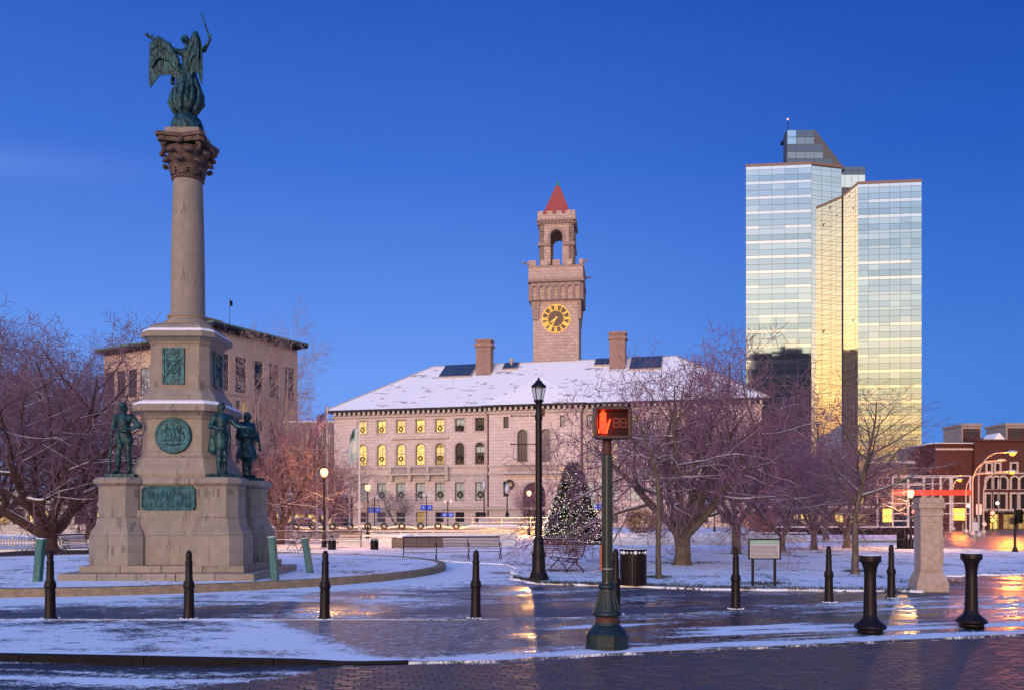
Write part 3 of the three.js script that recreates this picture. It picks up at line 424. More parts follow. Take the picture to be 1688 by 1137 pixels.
// --- mirror glass tower
{
  const P = [[1230, 193.5], [1338, 192], [1388, 193.9]].map(([x, d]) => V(wx(x, d), 0, -d)), Q = [[1388.5, 194.2], [1415, 186], [1520, 184.6]].map(([x, d]) => V(wx(x, d), 0, -d));
  const t = thing('glass_tower', 'tall mirror glass office tower in two stepped blocks reflecting the dawn', 'building', V(0, 0, 0));
  const HL = ht(266.5, 192), HR = ht(299.5, 186);
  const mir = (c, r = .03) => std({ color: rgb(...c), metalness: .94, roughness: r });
  const tones = [mir([.36, .47, .60]), mir([.45, .55, .66]), mir([.30, .41, .53]), mir([.70, .72, .78])], dawnTintTones = [mir([.85, .80, .68]), mir([.88, .83, .71]), mir([.82, .77, .65]), mir([.90, .86, .74])], plantTones = [mir([.16, .17, .20]), mir([.30, .31, .32])];  // strip panes: warm tint painted into the glass colour, standing in for dawn reflection
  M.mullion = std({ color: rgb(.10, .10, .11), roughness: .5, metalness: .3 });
  const R = rng(31), pane = {}, counts = { n: 0 }, rest = tones.concat(dawnTintTones).map(() => []);
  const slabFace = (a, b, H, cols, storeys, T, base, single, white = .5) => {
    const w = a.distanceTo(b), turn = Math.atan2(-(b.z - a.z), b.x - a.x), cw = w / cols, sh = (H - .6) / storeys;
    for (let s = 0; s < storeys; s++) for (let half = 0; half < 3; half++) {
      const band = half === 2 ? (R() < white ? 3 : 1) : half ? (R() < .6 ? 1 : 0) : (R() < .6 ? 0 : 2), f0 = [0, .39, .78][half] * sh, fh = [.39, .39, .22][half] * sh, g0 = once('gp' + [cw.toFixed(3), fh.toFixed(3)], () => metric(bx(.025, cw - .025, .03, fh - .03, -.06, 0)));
      for (let c = 0; c < cols; c++) {
        const k = base + (R() < .12 ? [1, 0, 0, 1][band] : band), o = new THREE.Object3D(), y = s * sh + f0;
        o.position.copy(a).addScaledVector(b.clone().sub(a).normalize(), c * cw); o.position.y = y; o.rotation.set((R() - .5) * .005, turn + (R() - .5) * .005, 0, 'YXZ');
        if (single && y > 12 && counts.n < 300) { counts.n++; const m = meshOf('pane', g0, T[k - base], t); m.position.copy(o.position); m.rotation.copy(o.rotation); }
        else { o.updateMatrix(); rest[k].push(g0.clone().applyMatrix4(o.matrix)); }
      }
    }
    const n = V(-(b.z - a.z), 0, b.x - a.x).normalize().multiplyScalar(-1); return n;
  };
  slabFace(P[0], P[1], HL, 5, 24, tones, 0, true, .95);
  slabFace(P[1], P[2], HL - .3, 3, 24, dawnTintTones, 4, false);
  slabFace(Q[0], Q[1], HR, 4, 22, dawnTintTones, 4, false);
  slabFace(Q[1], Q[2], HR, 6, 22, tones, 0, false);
  rest.forEach((gs, k) => { if (gs.length) stuff(obj('pane_field', gs, k < 4 ? tones[k] : dawnTintTones[k - 4], t)); });
  const prism = (pts, H, inset) => slab(pts.map((p) => [p.x, -p.z + inset]), H, H + .14);
  const back = (p, d) => V(p.x * (1 + d / -p.z), 0, p.z - d);
  obj('core_block', prism([P[0], P[1], P[2], back(P[2], 22), back(P[0], 22)], HL - .25, .12), M.mullion, t);
  obj('core_block', prism([Q[0], Q[1], Q[2], back(Q[2], 26), back(Q[0], 22)], HR - .25, .12), M.mullion, t);
  M.parapet = std({ color: rgb(.22, .13, .10), roughness: .5 });
  const strip = (a, b, H) => { const w = a.distanceTo(b), g = bx(-.05, w + .05, H - .58, H, -.35, .05); g.rotateY(Math.atan2(-(b.z - a.z), b.x - a.x)); g.translate(a.x, 0, a.z); return g; };
  obj('parapet', [strip(P[0], P[1], HL), strip(P[1], P[2], HL - .004)], M.parapet, t); obj('parapet', [strip(Q[0], Q[1], HR), strip(Q[1], Q[2], HR - .004)], M.parapet, t);
  // sloped plant storey, back block, mast
  const D = 197, X = (px) => wx(px, D), Y = (py) => ht(py, D);
  const pent = ext([[X(1290), HL - 1], [X(1386), HL - 1], [X(1337), Y(224)], [X(1291), Y(224)]], [], 2.5); pent.translate(0, 0, -D + 3);
  const ph = obj('plant_storey', pent, M.mullion, t);
  for (let r = 0; r < 5; r++) { const y0 = lerp(HL - .2, Y(224), r / 5) + .08, y1 = lerp(HL - .2, Y(224), (r + 1) / 5) - .08; for (let c = 0; c < 6; c++) { const x0 = X(1291.5) + c * 2.05, lim = lerp(X(1385), X(1337), (y1 - HL + 1) / (Y(224) - HL + 1)); if (x0 + 2 > lim) continue; obj('pane', bx(x0, x0 + 1.95, y0, y1, -D + 3, -D + 3.06), c === 0 && r > 2 ? tones[1] : plantTones[r % 2], ph); } }
  const blk = obj('back_block', bx(X(1384), X(1430), HR - 6, Y(272), -D - 12, -D - 1), M.mullion, t);
  for (let c = 0; c < 4; c++) for (let r = 0; r < 3; r++) { const y0 = Y(292) + r * .95 - (r === 0 ? 2 : 0); obj('pane', bx(X(1385) + c * 1.58, X(1385) + c * 1.58 + 1.5, y0, Y(292) + (r + 1) * .95 - .06, -D - 1, -D - .94), r === 0 ? dawnTintTones[1] : plantTones[0], blk); }
  obj('mast', [rod(V(X(1306), Y(225), -D - 3), V(X(1306), Y(188), -D - 3), .16, .07, 6), bx(X(1298), X(1314), Y(224), Y(221), -D - 5, -D - 1), ...[[1301, 214], [1310, 213], [1304, 209], [1313, 217]].map(([x, y]) => rod(V(X(x), Y(224), -D - 3), V(X(x), Y(y), -D - 3), .10, .10, 5)), sph(.7, X(1303), Y(217), -D - 2, 8, 6), sph(.55, X(1311), Y(219), -D - 2, 8, 6)], M.dark, t);
  obj('beacon_lamp', sph(.24, X(1306), Y(186.5), -D - 3, 8, 6), std({ color: rgb(.5, .1, .08), emissive: rgb(1.6, .5, .4) }), t);
  // the office block behind the viewer that the tower's lower panes mirror
  const nA = V(P[1].z - P[0].z, 0, -(P[1].x - P[0].x)).normalize().multiplyScalar(-1), mirror = (v) => v.clone().addScaledVector(nA, -2 * v.clone().sub(P[0]).dot(nA));
  const b = mirror(wp(1238, 850, 450)), a = mirror(wp(1346, 850, 446));
  const o = thing('office_block', 'dark office block standing behind the viewpoint, mirrored in the glass tower', 'building', V(a.x, 0, a.z), Math.atan2(-(b.z - a.z), b.x - a.x)), w = a.distanceTo(b), H = 86;
  const [oc, ob] = masonry(8, 3, 3, [.05, .04, .04], [.08, .06, .055], [.10, .08, .07], .02, 128);
  const mOff = std({ map: oc, bumpMap: ob, bumpScale: .05, roughness: .7 });
  obj('wall', [bx(0, w, -.14, H, -8, 8), bx(w * .2, w * .55, H, H + 4, -4, 4)], mOff, o);
  obj('roof_plant', [bx(2, 2.2, H, H + 5, -.1, .1), bx(5, 7, H, H + 2, -3, 1), rod(V(w * .3, H + 4, 0), V(w * .3, H + 9, 0), .15), rod(V(w * .45, H + 4, 0), V(w * .45, H + 7, 0), .2)], M.dark, o);
  const gs = []; for (let i = 0; i < 12; i++) for (let j = 0; j < 22; j++) for (const z of [-8.03, 8.03]) gs.push(bx(i * w / 12 + .4, (i + 1) * w / 12 - .4, 1 + j * 3.7, 3.2 + j * 3.7, z - .02, z + .02)); stuff(obj('windows', gs, M.glassDark, o));
}
// --- brick office building on the left, two steps of roof
{
  const [c, b] = masonry(3, 24, 10, [.50, .35, .26], [.64, .48, .37], [.46, .35, .28], .006, 512);
  M.tanBrick = std({ map: c, bumpMap: b, bumpScale: .015, roughness: .85 });
  M.tanTrim = std({ ...spk([.44, .31, .25], [.58, .43, .36], 2, 8), roughness: .85 });
  M.copper = std({ ...spk([.05, .12, .09], [.10, .22, .16], 2, 6), roughness: .6 });
  M.ironwork = std({ color: rgb(.018, .014, .02), roughness: .6 });
  const C = V(-69.9, 0, -199), Rt = V(-56.4, 0, -223), th = Math.atan2(-(Rt.z - C.z), Rt.x - C.x), o = thing('brick_office_building', 'tan brick office building with deep dark cornice and rows of windows behind the monument', 'building', C, th), LR = C.distanceTo(Rt), LL = 21.4, WL = 40.5, H = 46, HW = 43.6;
  // local: right face along +x at z = 0 looking +z turned out; left face along the plane x = 0, going back to -z
  const holesR = [], winsR = []; const cw = LR / 5;
  for (let i = 0; i < 5; i++) { const x = cw * (i + .5); winsR.push([x, H - 14.4, 3.5, 8.6, 2]); for (let f = 0; f < 7; f++) for (const s of [-1, 1]) winsR.push([x + s * .95, H - 19 - f * 4.2, 1.4, 2.6, 0]); }
  for (const [x, y, w, h] of winsR) holesR.push(rectP(x - w / 2, x + w / 2, y, y + h));
  obj('wall', ext(rectP(0, LR, -.14, H), holesR, .5), M.tanBrick, o);
  const face = new THREE.Group(); face.name = 'left_face';
  const holesL = [], winsL = []; for (let i = 0; i < 9; i++) { const x = 2.5 + i * 4.45; winsL.push([x, 31.6, 3.2, 6.9, 2]); for (let f = 0; f < 6; f++) winsL.push([x, 27.2 - f * 4.2, 2.8, 2.6, 1]); }
  for (const [x, y, w, h] of winsL) holesL.push(rectP(-x - w / 2, -x + w / 2, y, y + h));
  const left = (g) => { g.rotateY(-Math.PI / 2); return g; };                       // x = -s along the face becomes z = -s
  obj('wall', left(ext([[-WL, -.14], [0.0, -.14], [0, H], [-LL, H], [-LL, HW], [-WL, HW]], holesL, .5)).translate(-.003, 0, 0), M.tanBrick, o);
  obj('wall', [bx(.55, LR - .02, H - .6, H - .1, -22, -.55), bx(LR - .5, LR - .003, -.14, H, -22, -.51), bx(.6, LR - .6, -.14, H - .7, -3, -2.5), bx(2.5, 3, -.14, H - .7, -WL + .5, -3.1), bx(.6, 18, HW - .6, HW - .1, -WL, -22.1), bx(.6, LR - .6, HW - .8, H - .1, -22, -21.5)], M.dark, o);
  const R = rng(8);
  for (const [x, y, w, h, n] of winsR) win(o, x, y, w, h, 0, R() < .12 ? M.litDim : M.paneSky, { sash: M.ironwork, bars: n, d: .25 });
  const LF = obj('window_wall', left(bx(-WL + .3, -.3, 29.9, 30.3, -.02, .25)).translate(-.01, 0, 0), M.tanTrim, o);
  for (const [x, y, w, h, n] of winsL) { const q = win(o, 0, y, w, h, 0, R() < .35 ? M.blind : M.paneSky, { sash: M.ironwork, bars: n, d: .25 }); q.position.set(.25, y, -x); q.rotation.y = -Math.PI / 2; }
  obj('spandrel_band', [bx(.3, LR - .3, H - 15.2, H - 14.8, -.02, .25)], M.tanTrim, o);
  const cor = (len, y) => [bx(-1.6, len + 1.6, y, y + .5, -.5, 1.9), bx(-.6, len + .6, y - .9, y - .003, -.4, .5)];
  obj('cornice', [bx(-1.9, LR + 1.9, H - .2, H + .45, -22, 1.9)], M.ironwork, o); obj('cornice_edge', bx(-2.0, LR + 2.0, H + .452, H + .9, -22.1, 2.0), M.copper, o);
  obj('cornice', bx(-1.6, 4, HW - .1, HW + .4, -WL - 1.5, -LL - .2), M.ironwork, o); obj('cornice_edge', bx(-1.75, 4, HW + .402, HW + .85, -WL - 1.6, -LL - .15), M.copper, o);
  const br = []; for (let x = .2; x < LR; x += 1.1) br.push(bx(x, x + .45, H - .9, H - .22, .01, 1.6)); for (let z = .2; z < LL; z += 1.1) br.push(bx(-1.5, -.01, H - .9, H - .22, -z - .45, -z)); for (let z = LL + .5; z < WL; z += 1.1) br.push(bx(-1.3, -.01, HW - .8, HW - .12, -z - .45, -z)); stuff(obj('cornice_brackets', br, M.ironwork, o));
  obj('roof_house', [bx(1, 6, H + .9, H + 2.6, -14, -4), bx(.8, 6.2, H + 2.6, H + 2.9, -14.2, -3.8)], M.chBrick, o);
  obj('flagpole', [rod(V(12, H + .9, -8), V(12, H + 10.5, -8), .09, .05, 6), bx(12.1, 12.9, H + 8.4, H + 9.8, -8.02, -7.98)], M.dark, o);
}
// ---------------------------------------------------------------- cast figures: joints with radii, joined by a smooth minimum, meshed by marching cubes
function blob(prims, c, half, res, k = .03) {                     // prims: [a, b, ra, rb] (points as arrays), each may carry its own flattening [sx, sy, sz]
  const mc = new MarchingCubes(res, undefined, false, false, 200000), f = mc.field, h2 = res / 2, st = half / h2; f.fill(9);
  for (const [a, b, ra, rbb, kk = k, sq] of prims) {
    const q = sq || [1, 1, 1], R = Math.max(ra, rbb) + kk + st * 2, lo = [0, 1, 2].map((i) => Math.max(1, Math.floor((Math.min(a[i], b[i]) - R / q[i] - c[i]) / st + h2))), hi = [0, 1, 2].map((i) => Math.min(res - 2, Math.ceil((Math.max(a[i], b[i]) + R / q[i] - c[i]) / st + h2)));
    const d = [0, 1, 2].map((i) => (b[i] - a[i]) * q[i]), dd = d[0] * d[0] + d[1] * d[1] + d[2] * d[2] + 1e-12;
    for (let z = lo[2]; z <= hi[2]; z++) for (let y = lo[1]; y <= hi[1]; y++) for (let x = lo[0]; x <= hi[0]; x++) {
      const px = ((x - h2) * st + c[0] - a[0]) * q[0], py = ((y - h2) * st + c[1] - a[1]) * q[1], pz = ((z - h2) * st + c[2] - a[2]) * q[2];
      const t = clamp((px * d[0] + py * d[1] + pz * d[2]) / dd, 0, 1), e = Math.hypot(px - d[0] * t, py - d[1] * t, pz - d[2] * t) - lerp(ra, rbb, t);
      const i = x + y * res + z * res * res, o = f[i], hh = Math.max(kk - Math.abs(o - e), 0) / kk; f[i] = Math.min(o, e) - hh * hh * kk * .25;
    }
  }
  for (let i = 0; i < f.length; i++) f[i] = -f[i];
  mc.isolation = 0; mc.update();
  const g = new THREE.BufferGeometry(), p = mc.positionArray.slice(0, mc.count * 3);
  for (let i = 0; i < p.length; i += 3) for (let j = 0; j < 3; j++) p[i + j] = p[i + j] * half + c[j];
  g.setAttribute('position', new THREE.BufferAttribute(p, 3)); g.setAttribute('normal', new THREE.BufferAttribute(mc.normalArray.slice(0, mc.count * 3), 3));
  return g;
}
const add = (a, b, s = 1) => [a[0] + b[0] * s, a[1] + b[1] * s, a[2] + b[2] * s];
function handPrims(w, dir, palmN, curl = .9) {                    // a small hand: palm, four fingers of unequal length, thumb on the side
  const D = V(...dir).normalize(), N = V(...palmN).normalize(), S = D.clone().cross(N).normalize(), P = (a, b, c) => V(...w).addScaledVector(D, a).addScaledVector(S, b).addScaledVector(N, c).toArray(), o = [[P(0, 0, 0), P(.075, 0, 0), .026, .032, .02]];
  [[-.027, .062], [-.009, .072], [.009, .068], [.026, .054]].forEach(([s, l]) => { const a = [.088, s, .004], b = [.088 + l * .5 * Math.cos(curl * .5), s, .004 + l * .5 * Math.sin(curl * .5)], e = [b[0] + l * .5 * Math.cos(curl * 1.5), s, b[2] + l * .5 * Math.sin(curl * 1.5)]; o.push([P(...a), P(...b), .0105, .0095, .006], [P(...b), P(...e), .0095, .008, .006]); });
  o.push([P(.025, -.03, .008), P(.062, -.046, .03), .0125, .010, .008], [P(.062, -.046, .03), P(.082, -.032, .048), .010, .0085, .008]); return o;
}
const headPrims = (p, face, tilt = 0) => {                        // p: centre of the skull; face: direction it looks (horizontal)
  const f = V(...face).normalize(), s = V(0, 1, 0).cross(f).normalize(), P = (a, b, c) => V(...p).addScaledVector(f, a).addScaledVector(s, b).add(V(0, c, 0)).toArray();
  return [[P(-.012, 0, .025), P(.01, 0, .02), .094, .09, .03], [P(.02, 0, -.05), P(.045, 0, -.075), .066, .042, .03], [P(.088, 0, .02), P(.112, 0, -.022), .010, .015, .012], [P(.078, -.035, .028), P(.078, .035, .028), .014, .014, .015], [P(.088, -.018, -.058), P(.088, .018, -.058), .010, .010, .01], [P(.0, .088, -.005), P(-.01, .092, -.03), .018, .014, .012], [P(.0, -.088, -.005), P(-.01, -.092, -.03), .018, .014, .012]];
};
const mid = (a, b, t = .5) => [lerp(a[0], b[0], t), lerp(a[1], b[1], t), lerp(a[2], b[2], t)];
function soldier(name, label, pos, turn, pose, plate, group) {
  const t = thing(name, label, 'statue', pos, turn, group), y0 = .085;
  const J = pose, hip = J.hip, B = [];
  const leg = (s) => { const h = add(hip, [s * .085, -.02, 0]), k = J[s < 0 ? 'kneeL' : 'kneeR'], a = J[s < 0 ? 'ankL' : 'ankR'], toe = J[s < 0 ? 'toeL' : 'toeR']; B.push([h, k, .092, .064, .04], [k, mid(k, a, .35), .064, .066, .03], [mid(k, a, .35), a, .066, .052, .03], [add(a, [0, -.035, 0]), toe, .046, .032, .03]); };
  leg(-1); leg(1);
  B.push([add(hip, [-.055, .02, 0]), add(hip, [.055, .02, 0]), .118, .118, .05], [hip, J.waist, .13, .122, .06], [J.waist, J.chest, .128, .152, .06], [add(J.shL, [.05, 0, 0]), add(J.shR, [-.05, 0, 0]), .095, .095, .06], [J.chest, J.neck, .085, .056, .05], [J.neck, J.head, .052, .056, .03]);
  for (const s of ['L', 'R']) B.push([J['sh' + s], J['el' + s], .074, .055, .035], [J['el' + s], J['wr' + s], .056, .038, .03]);
  for (const e of J.extra ?? []) B.push(e);
  const gs = [blob(B, [0, .88, 0], .98, 132, .03)];
  const hat = [[add(J.head, [0, .065, 0]), add(J.head, [0, .105, 0]), .098, .082, .015], [add(J.head, [J.face[0] * .10, .055, J.face[2] * .10]), add(J.head, [J.face[0] * .135, .042, J.face[2] * .135]), .034, .03, .02, [1, 2.6, 1]]];
  gs.push(blob([...headPrims(J.head, J.face), ...hat, [J.neck, J.head, .05, .056, .03]], J.head, .27, 72, .015));
  for (const s of ['L', 'R']) gs.push(blob([...handPrims(J['wr' + s], J['hd' + s], J['hn' + s], J['curl' + s] ?? 1), [mid(J['el' + s], J['wr' + s], .7), J['wr' + s], .043, .032, .015]], add(J['wr' + s], J['hd' + s], .05), .19, 60, .01));
  gs.forEach((g) => g.translate(0, y0, 0));
  obj('body', gs, M.bronze, t);
  obj('base_plate', plate === 'round' ? la([[0, 0], [.36, 0], [.37, .03], [.34, .085], [0, .085]], 20) : rb(-.36, .36, 0, .085, -.29, .29, .02), M.bronze, t);
  for (const [n, g] of J.gear ?? []) obj(n, [].concat(g).map((q) => q.translate(0, y0, 0)), M.bronze, t);
  return t;
}
const rifle = (a, b) => { const A = V(...a), B2 = V(...b), D = B2.clone().sub(A), p = (t) => A.clone().addScaledVector(D, t); return [rod(p(0), p(.2), .045, .028, 8), rod(p(.2), p(.42), .028, .022, 8), rod(p(.42), p(.86), .019, .014, 8), rod(p(.86), p(1), .012, .004, 6)]; };

// ---------------------------------------------------------------- the monument
const MO = V(-8.42, 0, -22.05);
{
  const t = thing('soldiers_monument', 'tall granite column monument on a stepped base with green bronze plaques', 'monument', MO);
  const R = rng(12), G = () => M.granite[R() * 4 | 0], X = (px, z) => wx(px, -(MO.z + z)) - MO.x, Y = (py, z) => ht(py, -(MO.z + z));
  const cham = (w, d, c) => [[-w + c, -d], [w - c, -d], [w, -d + c], [w, d - c], [w - c, d], [-w + c, d], [-w, d - c], [-w, -d + c]];   // plan of a block with cut corners
  const course = (plan, y0, y1, bevel = .012) => { const g = slab(plan.map(([x, z]) => [x, z]), y1 - bevel, y1 - y0 - 2 * bevel, [], bevel); return g; };
  const loft = (rings) => {                                        // rings: [plan, y]; moulded courses
    const P = [], n = rings[0][0].length; for (let r = 0; r < rings.length - 1; r++) { const [a, ya] = rings[r], [b, yb] = rings[r + 1]; for (let i = 0; i < n; i++) { const j = (i + 1) % n, A = [a[i][0], ya, -a[i][1]], B = [a[j][0], ya, -a[j][1]], C = [b[j][0], yb, -b[j][1]], D = [b[i][0], yb, -b[i][1]]; P.push(...A, ...B, ...C, ...A, ...C, ...D); } }
    for (const [k, flip] of [[0, true], [rings.length - 1, false]]) { const [a, y] = rings[k]; for (let i = 1; i < n - 1; i++) { const q = [[a[0][0], y, -a[0][1]], [a[i][0], y, -a[i][1]], [a[i + 1][0], y, -a[i + 1][1]]]; if (flip) q.reverse(); P.push(...q.flat()); } }
    const g = new THREE.BufferGeometry(); g.setAttribute('position', new THREE.Float32BufferAttribute(P, 3)); g.computeVertexNormals(); return g;
  };
  const gap = .012;
  const steps = (w, d, y0, y1, n) => {                            // a ring of separate stones
    for (const sz of [1, -1]) for (let i = 0; i < n; i++) { const a = -w + 2 * w * i / n, b = -w + 2 * w * (i + 1) / n; obj('step_stone', rb(a + (i ? gap / 2 : 0), b - (i < n - 1 ? gap / 2 : 0), y0, y1, sz > 0 ? d - .55 : -d, sz > 0 ? d : -d + .55, .014), G(), t); }
    for (const sx of [1, -1]) for (let i = 0; i < 3; i++) { const a = -d + .56 + (2 * d - 1.12) * i / 3, b = -d + .56 + (2 * d - 1.12) * (i + 1) / 3; obj('step_stone', rb(sx > 0 ? w - .5 : -w, sx > 0 ? w : -w + .5, y0, y1, a + gap / 2, b - gap / 2, .014), G(), t); }
  };
  steps(2.32, 2.0, .10, .335, 5); steps(1.98, 1.68, .337, .50, 4);
  // core and the four corner pedestals
  const pw = .52, cx = 1.22, cz = 1.0;
  obj('core_stone', bx(-1.5, 1.5, .12, 1.2, -1.3, 1.3), M.granite[0], t);
  for (const sz of [1, -1]) {
    obj('plinth_stone', rb(-.93, .93, .502, 1.22, sz > 0 ? 1.0 : -1.32, sz > 0 ? 1.32 : -1.0, .012), G(), t);
    obj('moulded_stone', loft([[cham(.9, .16, .02), 0], [cham(.9, .15, .02), .09], [cham(.9, .13, .02), .2], [cham(.9, .13, .02), .62]].map(([p, y]) => [p, y])).translate(0, 1.224, sz * 1.16), G(), t);
    obj('die_stone', rb(-.92, .92, 1.85, 2.45, sz > 0 ? .9 : -1.22, sz > 0 ? 1.22 : -.9, .012), G(), t);
    obj('cap_stone', loft([[cham(.9, .16, .02), 0], [cham(.9, .2, .02), .05], [cham(.9, .2, .02), .1], [cham(.9, .16, .02), .17]]).translate(0, 2.455, sz * 1.1), G(), t);
  }
  for (const sx of [1, -1]) { obj('die_stone', rb(sx > 0 ? 1.1 : -1.5, sx > 0 ? 1.5 : -1.1, .502, 1.22, -.36, .36, .012), G(), t); obj('die_stone', rb(sx > 0 ? 1 : -1.4, sx > 0 ? 1.4 : -1, 1.226, 2.6, -.38, .38, .012), G(), t); }
  for (const sx of [1, -1]) for (const sz of [1, -1]) {
    const at = (g) => g.translate(sx * cx, 0, sz * cz);
    const split = (w, d, c, y0, y1) => { for (const [a, b] of [[-w, -w * .12], [-w * .12, w]]) { const plan = cham(w, d, c).map(([x, z]) => [clamp(x, a + gap / 3, b - gap / 3), z]); obj('plinth_stone', at(loft([[plan, y0], [plan, y1]])), G(), t); } };
    split(pw + .14, pw + .14, .26, .502, 1.225);
    obj('moulded_stone', at(loft([[cham(pw + .12, pw + .12, .25), 1.23], [cham(pw + .10, pw + .10, .24), 1.33], [cham(pw + .02, pw + .02, .22), 1.46], [cham(pw, pw, .22), 1.62], [cham(pw - .02, pw - .02, .22), 1.66]])), G(), t);
    obj('pedestal_die', at(loft([[cham(pw - .03, pw - .03, .22), 1.666], [cham(pw - .03, pw - .03, .22), 2.43]])), G(), t);
    obj('cap_stone', at(loft([[cham(pw - .02, pw - .02, .22), 2.436], [cham(pw + .06, pw + .06, .24), 2.5], [cham(pw + .07, pw + .07, .24), 2.57], [cham(pw + .02, pw + .02, .22), 2.63], [cham(pw - .02, pw - .02, .22), 2.645]])), G(), t);
  }
  // middle die with the round reliefs
  const s0 = (w, c = .26) => cham(w, w * .97, c * w);
  obj('moulded_stone', loft([[s0(1.12), 2.63], [s0(1.14), 2.74], [s0(1.12), 2.86], [s0(1.04), 3.0], [s0(1.02), 3.14], [s0(.94), 3.2], [s0(.92), 3.3]]), G(), t);
  obj('die_stone', loft([[s0(.915), 3.306], [s0(.90), 4.12]]), M.granite[2], t);
  obj('cornice_stone', loft([[s0(.91), 4.126], [s0(.95), 4.2], [s0(1.03), 4.27], [s0(1.14), 4.31], [s0(1.15), 4.42], [s0(1.12), 4.47], [s0(.98), 4.56]]), G(), t);
  obj('snow', loft([[s0(1.10), 4.475], [s0(1.09), 4.515], [s0(1.0), 4.575]]), M.snow, t);
  obj('moulded_stone', loft([[s0(.96), 4.58], [s0(.93), 4.68], [s0(.84), 4.82], [s0(.80), 4.9]]), G(), t);
  // upper die
  obj('die_stone', loft([[s0(.765), 4.906], [s0(.745), 6.0]]), M.granite[1], t);
  obj('cornice_stone', loft([[s0(.755), 6.006], [s0(.78), 6.08], [s0(.86), 6.15], [s0(.94), 6.18], [s0(.94), 6.28], [s0(.92), 6.32], [s0(.82), 6.38]]), G(), t);
  obj('snow', loft([[s0(.91), 6.324], [s0(.90), 6.36], [s0(.84), 6.40]]), M.snow, t);
  obj('moulded_stone', loft([[s0(.80), 6.385], [s0(.78), 6.48], [s0(.66), 6.56]]), G(), t);
  obj('column_base', la([[.58, 6.565], [.60, 6.62], [.58, 6.68], [.48, 6.71], [.46, 6.76], [.51, 6.80], [.505, 6.85], [.43, 6.88]], 40), M.granite[2], t);
  const sh = []; for (let i = 0; i <= 20; i++) { const q = i / 20; sh.push([.425 - .062 * q + .014 * Math.sin(q * Math.PI), 6.884 + q * 3.46]); }
  obj('column_shaft', la(sh, 48), M.granite[1], t);
  const below = t.children.length;
  // leafy capital
  obj('capital_core', la([[.365, 10.55], [.41, 10.58], [.41, 10.62], [.37, 10.64], [.39, 10.9], [.46, 11.15], [.54, 11.34]], 32), M.graniteDark, t);
  const leaf = (h, w, out) => { const P = [], I = [], n = 8, m = 4; for (let i = 0; i <= n; i++) for (let j = 0; j <= m; j++) { const q = i / n, s = j / m * 2 - 1, ww = w * Math.sin(Math.PI * (.22 + .7 * q)) * (.85 + .2 * Math.cos(q * 22)), curl = q > .72 ? (q - .72) / .28 : 0; P.push(s * ww, h * q - .09 * curl * curl * h * 2, out * q * q * .55 + out * curl * .3 - .035 * s * s); } for (let i = 0; i < n; i++) for (let j = 0; j < m; j++) { const a = i * (m + 1) + j; I.push(a, a + 1, a + m + 1, a + 1, a + m + 2, a + m + 1); } const g = new THREE.BufferGeometry(); g.setAttribute('position', new THREE.Float32BufferAttribute(P, 3)); g.setIndex(I); g.computeVertexNormals(); const b = g.clone(); b.translate(0, 0, -.02); return mergeGeometries([g, b]); };
  for (const [n, y, h, w, r, out, ph] of [[8, 10.64, .36, .17, .43, .22, 0], [8, 10.78, .46, .17, .45, .24, .5], [8, 11.0, .42, .12, .47, .22, 0]]) for (let i = 0; i < n; i++) { const g = leaf(h, w, out); g.translate(0, y, r); g.rotateY((i + ph) / n * Math.PI * 2); const kn = sph(1, 0, 0, 0, 8, 6); kn.scale(w * .75, .06, .075); kn.translate(0, y + h * .86, r + out * .72); kn.rotateY((i + ph) / n * Math.PI * 2); obj('acanthus_leaf', [g, kn], M.graniteDark, t); }
  for (let i = 0; i < 4; i++) { const g = new THREE.TorusGeometry(.10, .042, 6, 14), g2 = new THREE.TorusGeometry(.045, .03, 6, 10); const m2 = [g, g2].map((q) => { q.rotateY(Math.PI / 2); q.translate(0, 11.32, .58); q.rotateY(Math.PI / 4 + i * Math.PI / 2); return q; }); obj('volute', m2, M.graniteDark, t); const f = sph(.07, 0, 11.46, .50, 10, 8); f.rotateY(i * Math.PI / 2); obj('rosette', f, M.graniteDark, t); }
  const ab = (r, y0, y1) => { const pl = []; for (let k = 0; k < 4; k++) { const a = Math.PI / 4 + k * Math.PI / 2; for (const o of [-.08, .08]) pl.push([r * Math.SQRT2 * Math.cos(a + o) * .96, r * Math.SQRT2 * Math.sin(a + o) * .96]); pl.push([r * .80 * Math.cos(a + Math.PI / 4), r * .80 * Math.sin(a + Math.PI / 4)]); } return slab(pl, y1, y1 - y0, [], .012); };
  obj('abacus', ab(.56, 11.42, 11.51), M.graniteDark, t); obj('abacus', ab(.60, 11.54, 11.62), M.graniteDark, t);
  for (const c of t.children.slice(below)) c.position.y -= .2;
  obj('statue_block', rb(-.44, .44, 11.44, 11.60, -.44, .44, .02), M.granite[0], t);
  // bronze reliefs
  const disk = (r) => { const b = la([[0, 0], [r, 0], [r, .05], [r - .02, .075], [r - .06, .08], [r - .085, .045], [0, .045]], 40); b.rotateX(Math.PI / 2); return b; };
  const relief = () => { const g = []; const r2 = rng(44); g.push(sph(.30, 0, -.2, .02, 16, 8).scale(1, .28, .16).translate(0, -.12, .03)); for (let i = 0; i < 7; i++) { const x = -.24 + i * .08 + (r2() - .5) * .05, h = .16 + .22 * Math.sin(i * .5 + .4) * r2() + .06; const s = sph(1, 0, 0, 0, 8, 8); s.scale(.05, h / 2, .02); s.rotateZ((r2() - .5) * .5); s.translate(x, -.14 + h / 2, .05); g.push(s, sph(.028, x + .01, -.13 + h, .052, 8, 6)); } for (let i = 0; i < 3; i++) g.push(rod(V(-.2 + i * .18, -.15, .06), V(-.17 + i * .18, .28, .055), .012, .009, 5)); return g; };
  const med = obj('round_relief', disk(.455), M.patina, t); med.position.set(-.02, 3.70, .885); obj('relief_figures', relief(), M.patina, med);
